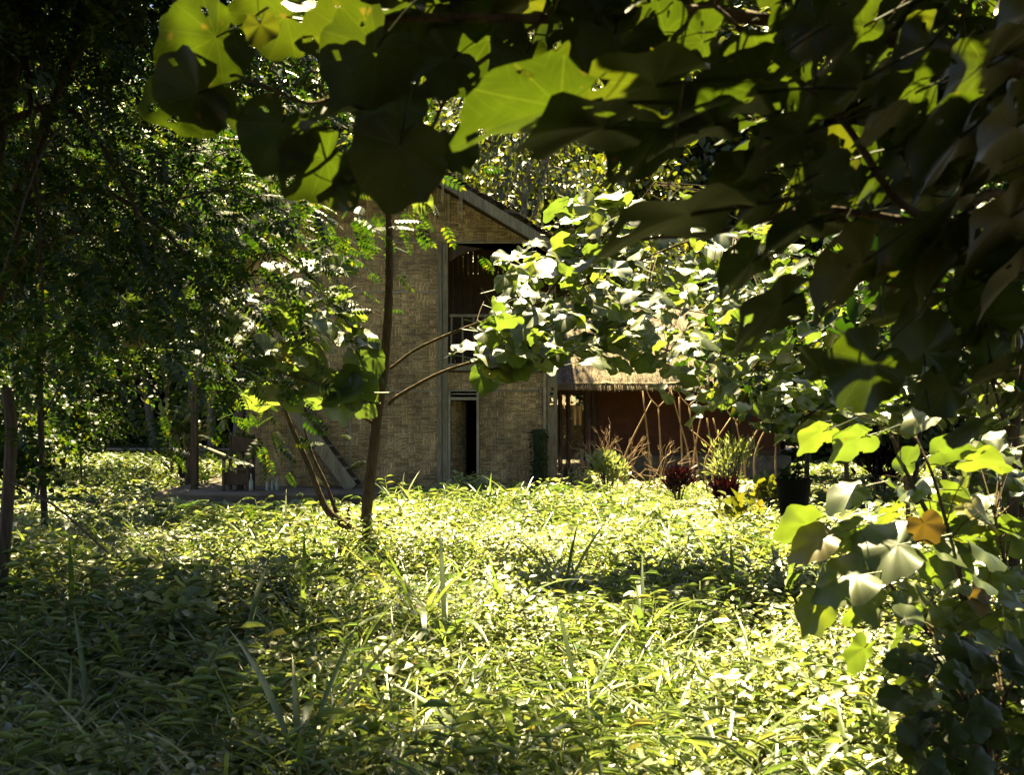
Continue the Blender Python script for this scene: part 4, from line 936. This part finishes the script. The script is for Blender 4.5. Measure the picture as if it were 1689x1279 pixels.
twiggy(945, 20, 1.0, 4, M_drytwig, 5, 'low dry twiggy shrub right of the house corner')
sticks = [(1072, 760, [(1060, 645)], 0), (1090, 750, [(1086, 672)], 1), (1030, 755, [(1075, 660)], 0), (1125, 755, [(1120, 655)], 0), (1137, 755, [(1105, 640)], 0), (1150, 760, [(1136, 670)], 1), (1165, 755, [(1205, 690)], 0),
          (1180, 750, [(1140, 710)], 0), (1145, 750, [(1160, 670)], 0), (1175, 755, [(1166, 690)], 0), (1222, 745, [(1214, 695)], 1), (1230, 750, [(1255, 700), (1264, 684)], 0), (1245, 752, [(1262, 710), (1280, 695)], 0), (1279, 755, [(1279, 700)], 0), (1190, 750, [(1176, 690)], 0)]
for i, (px, py, pts, fork) in enumerate(sticks):
    d = 23.5+.12*i; x = gx(px, d); q = MB(); top = P(*pts[-1], d); base = np.array((x, d, -.02))
    lo = P(px, py, d)
    q.tube([base, lo] + [P(a, c, d) for a, c in pts], .028, .014, 6, 4)
    for s in ((-1, 1) if fork else ()):
        q.tube([top, top+np.array((s*.2, 0, .22)), top+np.array((s*.3, 0, .5))], .016, .008, 5, 3)
    o = q.build('bare_stalk', M_drytwig, smooth=True)
    rank = sorted(q_[0] for q_ in sticks).index(px); ordn = ['leftmost', 'second', 'third', 'fourth', 'fifth', 'sixth', 'seventh', 'eighth', 'ninth', 'tenth', 'eleventh', 'twelfth', 'thirteenth', 'fourteenth', 'rightmost'][rank]
    shape = 'forked' if fork else ('curved' if len(pts) > 1 else 'straight')
    tag(o, ('%s bare stalk before the red-brown wall, %s' % (shape, ordn)) + ('' if rank in (0, 14) else ' from the left'), 'plant stalk', 'bare stalks before the red-brown wall')

# leaning pole and climber by the left trunk
q = MB(); q.tube([P(372, 752, 30), P(345, 741, 30.5), P(322, 731, 31)], .035, .03, 7)
tag(q.build('bamboo_pole', M_bamboo), 'pale bamboo pole lying aslant over the grass right of the brown trunk', 'pole')
q = MB(); base = (gx(-5, 8), 8, 0); q.tube([base, P(18, 740, 8), P(10, 640, 8)], .05, .04, 8)
q.tube([P(8, 790, 8), P(90, 835, 7.6), P(180, 915, 7.2)], .012, .006, 6)
tag(q.build('dead_stem', M_bark), 'dark dead stem with a low drooping side shoot at the left edge', 'stem')
cl = bushy('climbing_plant', 300, 22.8, 1.7, .4, 420, TH[0], L_weed, .16, 'green climbing plant around the foot of the brown trunk left of the terrace', -.3, 8, 12, 'climber')

# ------------------------------------------------------------------ undergrowth
def vnoise(x, y, s, seed):
    q = np.random.default_rng(seed); g = q.uniform(0, 1, (64, 64)); u = x/s+31; v = y/s+17
    i = np.floor(u).astype(int); j = np.floor(v).astype(int); fu = u-i; fv = v-j; fu = fu*fu*(3-2*fu); fv = fv*fv*(3-2*fv)
    a, b_, c, d = g[i % 64, j % 64], g[(i+1) % 64, j % 64], g[i % 64, (j+1) % 64], g[(i+1) % 64, (j+1) % 64]
    return (a*(1-fu)+b_*fu)*(1-fv)+(c*(1-fu)+d*fu)*fv
def scatter_xy(n, d0, d1, half=.62):
    d = np.sqrt(rng.uniform(d0*d0, d1*d1, n)); x = rng.uniform(-half, half, n)*d
    ok = ~((d > 19.7) & (x > -7.6) & (x < 1.4)) & ~((d > 26.3) & (x > 1.2) & (x < 8))
    return x[ok], d[ok]
mq = np.random.default_rng(77); md = np.sqrt(mq.uniform(3.8**2, 19**2, 190))
MOUNDS = list(zip(mq.uniform(-.6, .6, 190)*md, md, mq.uniform(.16, .42, 190), mq.uniform(.08, .42, 190)))
HOLLOWS = [((px-CX)/F_*d_, d_, r_h) for px, d_, r_h in ((645, 8.4, .5), (930, 5.7, .34), (1060, 7.0, .4), (1190, 10.4, .6), (1010, 9.6, .4), (400, 6.6, .4), (780, 12, .5), (240, 5.4, .5), (560, 5.4, .3))]
def hollow(x, d):
    k = np.zeros(len(x))
    for a_, b_, r_h in HOLLOWS: k = np.maximum(k, np.exp(-((x-a_)**2+(d-b_)**2)/r_h**2))
    return k
def height(x, d):
    h = .06+.42*vnoise(x, d, .85, 1)**1.5+.26*vnoise(x, d, 2.6, 2)
    for mx, my, mr, mh in MOUNDS:
        h = h+mh*np.exp(-((x-mx)**2+(d-my)**2)/mr**2)
    h *= 1-.75*hollow(x, d)
    h *= np.clip(.55+(d-3)/6, .6, 1.0)
    h *= np.where((x > 2.0) & (d > 13), .55, 1.0)*np.where((x < -2.2) & (d > 15), .22, 1.0)*np.where((x < -1.5) & (d > 11.5), .6, 1.0)
    return h
IT = []
for n, d0, d1, ls in ((6500, 2.4, 6.5, .046), (11000, 6.5, 11, .052), (13000, 11, 17, .064), (8500, 17, 27, .08)):
    x, d = scatter_xy(n, d0, d1); h = height(x, d)*rng.uniform(.6, 1.15, len(x))
    gap = (vnoise(x, d, .5, 9) > .22) & (hollow(x, d) < rng.uniform(.45, 1.1, len(x))); x, d, h = x[gap], d[gap], h[gap]
    nl = 17; k = np.repeat(np.arange(len(x)), nl); t = np.tile(np.linspace(.25, 1, nl), len(x))+rng.uniform(-.04, .04, len(k))
    a = np.tile(np.arange(nl)*2.4, len(x))+np.repeat(rng.uniform(0, 6.28, len(x)), nl)
    lean = rng.normal(0, .22, (len(x), 2))[k]
    rad = rng.uniform(.01, .06, len(k))
    pos = np.stack([x[k]+lean[:, 0]*t*h[k]+rad*np.cos(a), d[k]+lean[:, 1]*t*h[k]+rad*np.sin(a), t*h[k]], 1)
    di = np.stack([np.cos(a), np.sin(a), rng.normal(-.05, .4, len(k))], 1); no = np.stack([rng.normal(0, .45, len(k)), rng.normal(-.08, .5, len(k)), np.ones(len(k))], 1)
    psz = (ls*(.6+.9*vnoise(x, d, .8, 5))*np.where(rng.uniform(0, 1, len(x)) < .07, 1.8, 1))[k]; size = psz*rng.uniform(.6, 1.35, len(k))
    kind = (vnoise(x, d, 1.4, 6) > .5)[k]
    for sel, tm in ((kind, TH), (~kind, TO)):
        IT += mixitems(tm, pos[sel], di[sel], no[sel], size[sel])
tag(leaves_mesh('undergrowth', IT, L_weed), 'dense sunlit carpet of small-leaved weeds filling the clearing', 'undergrowth', kind='stuff')
IT = []
for n, d0, d1, L in ((420, 2.6, 7, .46), (900, 7, 13, .54), (900, 13, 20, .58), (200, 20, 28, .5)):
    x, d = scatter_xy(n, d0, d1); g = (vnoise(x, d, 1.7, 7) > .26) & ~((x < -2.2) & (d > 15)); x, d = x[g], d[g]; h = height(x, d)
    nb = 15; k = np.repeat(np.arange(len(x)), nb); a = rng.uniform(0, 6.28, len(k)); up = rng.uniform(.7, 3.0, len(k))
    base = np.stack([x[k]+rng.normal(0, .03, len(k)), d[k]+rng.normal(0, .03, len(k)), np.maximum(h[k]*.25, 0)], 1)
    di = np.stack([np.cos(a), np.sin(a), up], 1); no = np.stack([-np.cos(a)*up, -np.sin(a)*up, np.ones(len(k))], 1)
    big = rng.uniform(.6, 1.35, len(x))[k]*np.where((x > 2.0) & (d > 13), .6, 1.0)[k]
    IT += mixitems(TG, base, di, no, L*big*rng.uniform(.55, 1.15, len(k)))
tag(leaves_mesh('grass', IT, L_blade), 'thin arching grass growing up through the weeds', 'grass', kind='stuff')
IT = []
TS = [t_stalk(i) for i in range(6)]
for n, d0, d1, L in ((2100, 2.8, 7, .46), (4600, 7, 13, .54), (4600, 13, 20.5, .52), (1200, 20.5, 30, .6)):
    x, d = scatter_xy(n, d0, d1); den = vnoise(x, d, 1.3, 21)+.25*vnoise(x, d, .45, 22)+np.where(x < -.12*d, .18, 0)+np.where(d > 13, .1, 0)
    g = (den > .60) & ~((x < -2.2) & (d > 14.5) & (d < 20.5)); x, d, den = x[g], d[g], den[g]; h = height(x, d); a = rng.uniform(0, 6.28, len(x)); t_ = rng.uniform(.1, .6, len(x))
    up = np.stack([np.cos(a)*t_, np.sin(a)*t_, np.ones(len(x))], 1); no = np.stack([-np.cos(a), -np.sin(a), t_+.01], 1)
    IT += mixitems(TS, np.stack([x, d, h*.12], 1), up, no, L*rng.uniform(.6, 1.3, len(x))*(.65+.6*np.clip(den-.5, 0, .8))*np.where((x > 2.0) & (d > 13), .65, 1.0))
tag(leaves_mesh('weed_stalks', IT, L_stalk), 'arching weed stalks with long narrow leaves standing above the carpet', 'weeds', kind='stuff')
IT = []
for x0, x1, d0, d1, n in ((-32, -6.5, 24, 47, 26000), (-32, -8, 20, 24, 3000), (8.2, 26, 24, 46, 20000), (-34, -6.5, 54.2, 62, 5000)):
    x = rng.uniform(x0, x1, n); d = rng.uniform(d0, d1, n); a = rng.uniform(0, 6.28, n)
    di = np.stack([np.cos(a)*.8, np.sin(a)*.8, rng.uniform(.2, .9, n)], 1); no = np.stack([-np.cos(a), -np.sin(a), np.full(n, 1.)], 1)
    IT += mixitems([t_blade(.9, .05, 2), TO[0]], np.stack([x, d, np.zeros(n)], 1), di, no, rng.uniform(.12, .3, n))
tag(leaves_mesh('lawn', IT, L_lawn), 'short sunlit grass on both sides beyond the houses', 'grass', kind='stuff')
n = 2600; x = rng.uniform(1.6, 8, n); d = rng.uniform(13, 26, n); a = rng.uniform(0, 6.28, n)
tag(leaves_mesh('fallen_leaves', mixitems(TO, np.stack([x, d, rng.uniform(.02, .16, n)], 1), np.stack([np.cos(a), np.sin(a), rng.normal(0, .2, n)], 1), rng.normal(0, .3, (n, 3))+[0, 0, 1], rng.uniform(.07, .16, n)), L_litter), 'dry brown fallen leaves scattered in front of the thatched hut', 'leaf litter', kind='stuff')

# broad-bladed plants and ferns, each a thing of its own
def blade_plant(n, L, seed):
    q = np.random.default_rng(seed); a = np.arange(n)*2.4+q.uniform(-.5, .5, n); up = q.uniform(.6, 2.2, n)
    di = np.stack([np.cos(a), np.sin(a), up], 1); no = np.stack([-np.cos(a)*up, -np.sin(a)*up, np.ones(n)], 1)
    k = q.integers(0, 4, n); pos = np.stack([.015*np.cos(a), .015*np.sin(a), q.uniform(0, .12, n)], 1); s = L*q.uniform(.65, 1.15, n)
    return [(TB[i], pos[k == i], di[k == i], no[k == i], s[k == i], np.ones((k == i).sum())) for i in range(4)]
LBLD = 'broad-bladed grass plant rising among the sunlit weeds'
pls = []
for i in range(5):
    o = leaves_mesh('broad_grass', blade_plant(13+i, .76, 70+i), L_blade); pls.append(o); tag(o, LBLD, 'grass plant', 'broad-bladed grass plants in the weeds', 'thing')
spots = [(850, 4.7, 1.1, 'tall broad-bladed grass plant standing alone at the bottom centre'), (495, 4.6, 1.05, 'bright broad-bladed grass plant at the edge of the shade, lower left of centre'), (310, 5.4, .9, 'dark broad-bladed grass plant in the shade at the lower left'),
         (1190, 4.6, .8, 'short broad-bladed grass plant at the lower right of the clearing'), (735, 6.9, 1.15, 'broad-bladed grass plant in mid clearing right of the thin trunk'),
         (400, 6.4, 1.2, None), (690, 7.2, 1.1, None), (830, 7.6, 1.0, None), (590, 6.6, .9, None), (500, 7.4, 1.2, None), (210, 6.2, .9, None), (930, 8.5, 1.0, None), (1060, 7.2, .9, None), (640, 5.6, .8, None), (960, 5.6, .9, None), (1120, 9.5, 1.0, None), (1210, 8.2, 1.0, None),
         (1290, 8.0, 1.2, None), (330, 8.5, 1.1, None), (120, 7.6, 1.1, None), (60, 9.5, 1.1, None), (440, 9.8, 1.0, None), (560, 10.2, 1.0, None), (740, 10.5, 1.0, None), (880, 11.5, 1.0, None), (1000, 12.5, .9, None), (700, 14, 1.0, None), (805, 16, 1.15, None), (860, 16.5, 1.15, None), (770, 15, .9, None), (960, 15, 1.0, None), (660, 16, 1.0, None), (470, 13, 1.0, None), (250, 11, 1.1, None), (150, 5.4, .9, None), (30, 6.0, .9, None)]
def where(px, d):
    a = 'far left' if px < 200 else 'left' if px < 450 else 'left of centre' if px < 700 else 'centre' if px < 950 else 'right of centre' if px < 1150 else 'right'
    b = 'near' if d < 6.5 else 'middle' if d < 9 else 'far' if d < 12.6 else 'house'
    return a, b
WTXT = {'near': 'in the nearest weeds', 'middle': 'in mid clearing', 'far': 'in the farther weeds', 'house': 'just before the house'}
rest = [(px, d) for px, d, s_, lab in spots if lab is None]
def glabel(px, d):
    a, b = where(px, d); same = sorted(q_ for q_ in rest if where(*q_) == (a, b)); t_ = 'broad-bladed grass plant %s, %s' % (WTXT[b], a)
    if len(same) > 1: t_ += ', ' + {2: ['left', 'right'], 3: ['left', 'middle', 'right']}.get(len(same), ['first', 'second', 'third', 'fourth', 'fifth'])[same.index((px, d))] + ' of %s' % {2: 'two', 3: 'three', 4: 'four', 5: 'five'}[len(same)]
    return t_
for i, (px, d, s, lab) in enumerate(spots):
    lab = lab or glabel(px, d)
    z = .12 if d > 6 else .03
    if i < 5:
        o = pls[i]; o['label'] = lab
    else:
        o = pls[i % 5].copy(); C.objects.link(o); o['label'] = lab
    o.location = (gx(px, d), d, z); o.rotation_euler = (0, 0, i*1.9); o.scale = (s, s, s)
def fern(n, L, seed):
    q = np.random.default_rng(seed); a = np.arange(n)*2.4; up = q.uniform(.3, 1.2, n)
    di = np.stack([np.cos(a), np.sin(a), up], 1); no = np.stack([-np.cos(a)*up, -np.sin(a)*up, np.ones(n)], 1); k = q.integers(0, 3, n)
    pos = np.stack([.02*np.cos(a), .02*np.sin(a), np.zeros(n)], 1); s = L*q.uniform(.7, 1.1, n)
    return [(TF[i], pos[k == i], di[k == i], no[k == i], s[k == i], np.ones((k == i).sum())) for i in range(3)]
fr0 = leaves_mesh('fern', fern(9, .75, 90), L_fern)
for i, (px, d, s, lab, z) in enumerate([(640, 8.3, 1.0, 'dark fern in the hollow right of the thin trunk', .05), (925, 17.5, 1.1, 'fern with upright fronds in front of the slotted corner post', .25), (245, 15, 1.3, 'pale arching fern beside the dark stone edge of the terrace', .1), (180, 13, 1.2, 'fern in the shaded weeds at the far left', .1), (330, 12.5, 1.1, 'fern in half shade below the left end of the terrace', .1), (1050, 6.8, .9, 'fern in the shaded dip right of the clearing centre', .02), (60, 8.6, 1.1, 'fern at the left edge catching the sun', .15)]):
    o = fr0 if i == 0 else fr0.copy()
    if i: C.objects.link(o)
    o.location = (gx(px, d), d, z); o.rotation_euler = (0, 0, i*1.3); o.scale = (s, s, s); tag(o, lab, 'fern', 'ferns in the weeds', 'thing')

more = [(470, 8.2), (700, 9.4), (1130, 7.6), (1010, 9.8), (1240, 9.6), (380, 10.4), (820, 12.2), (560, 12.6), (900, 6.9), (180, 9.6), (270, 7.0), (1180, 12.0)]
for i, (px, d) in enumerate(more):
    o = fr0.copy(); C.objects.link(o); s_ = .55+.35*((i*7) % 5)/5
    o.location = (gx(px, d), d, .12); o.rotation_euler = (0, 0, i*2.2); o.scale = (s_, s_, s_)
    a_, b_ = where(px, d); same = sorted(q_ for q_ in more if where(*q_) == (a_, b_))
    tag(o, 'small fern half hidden %s, %s' % (WTXT[b_], a_) + ('' if len(same) < 2 else ', %s one' % ['left', 'right', 'rightmost'][same.index((px, d))]), 'fern', 'ferns in the weeds', 'thing')
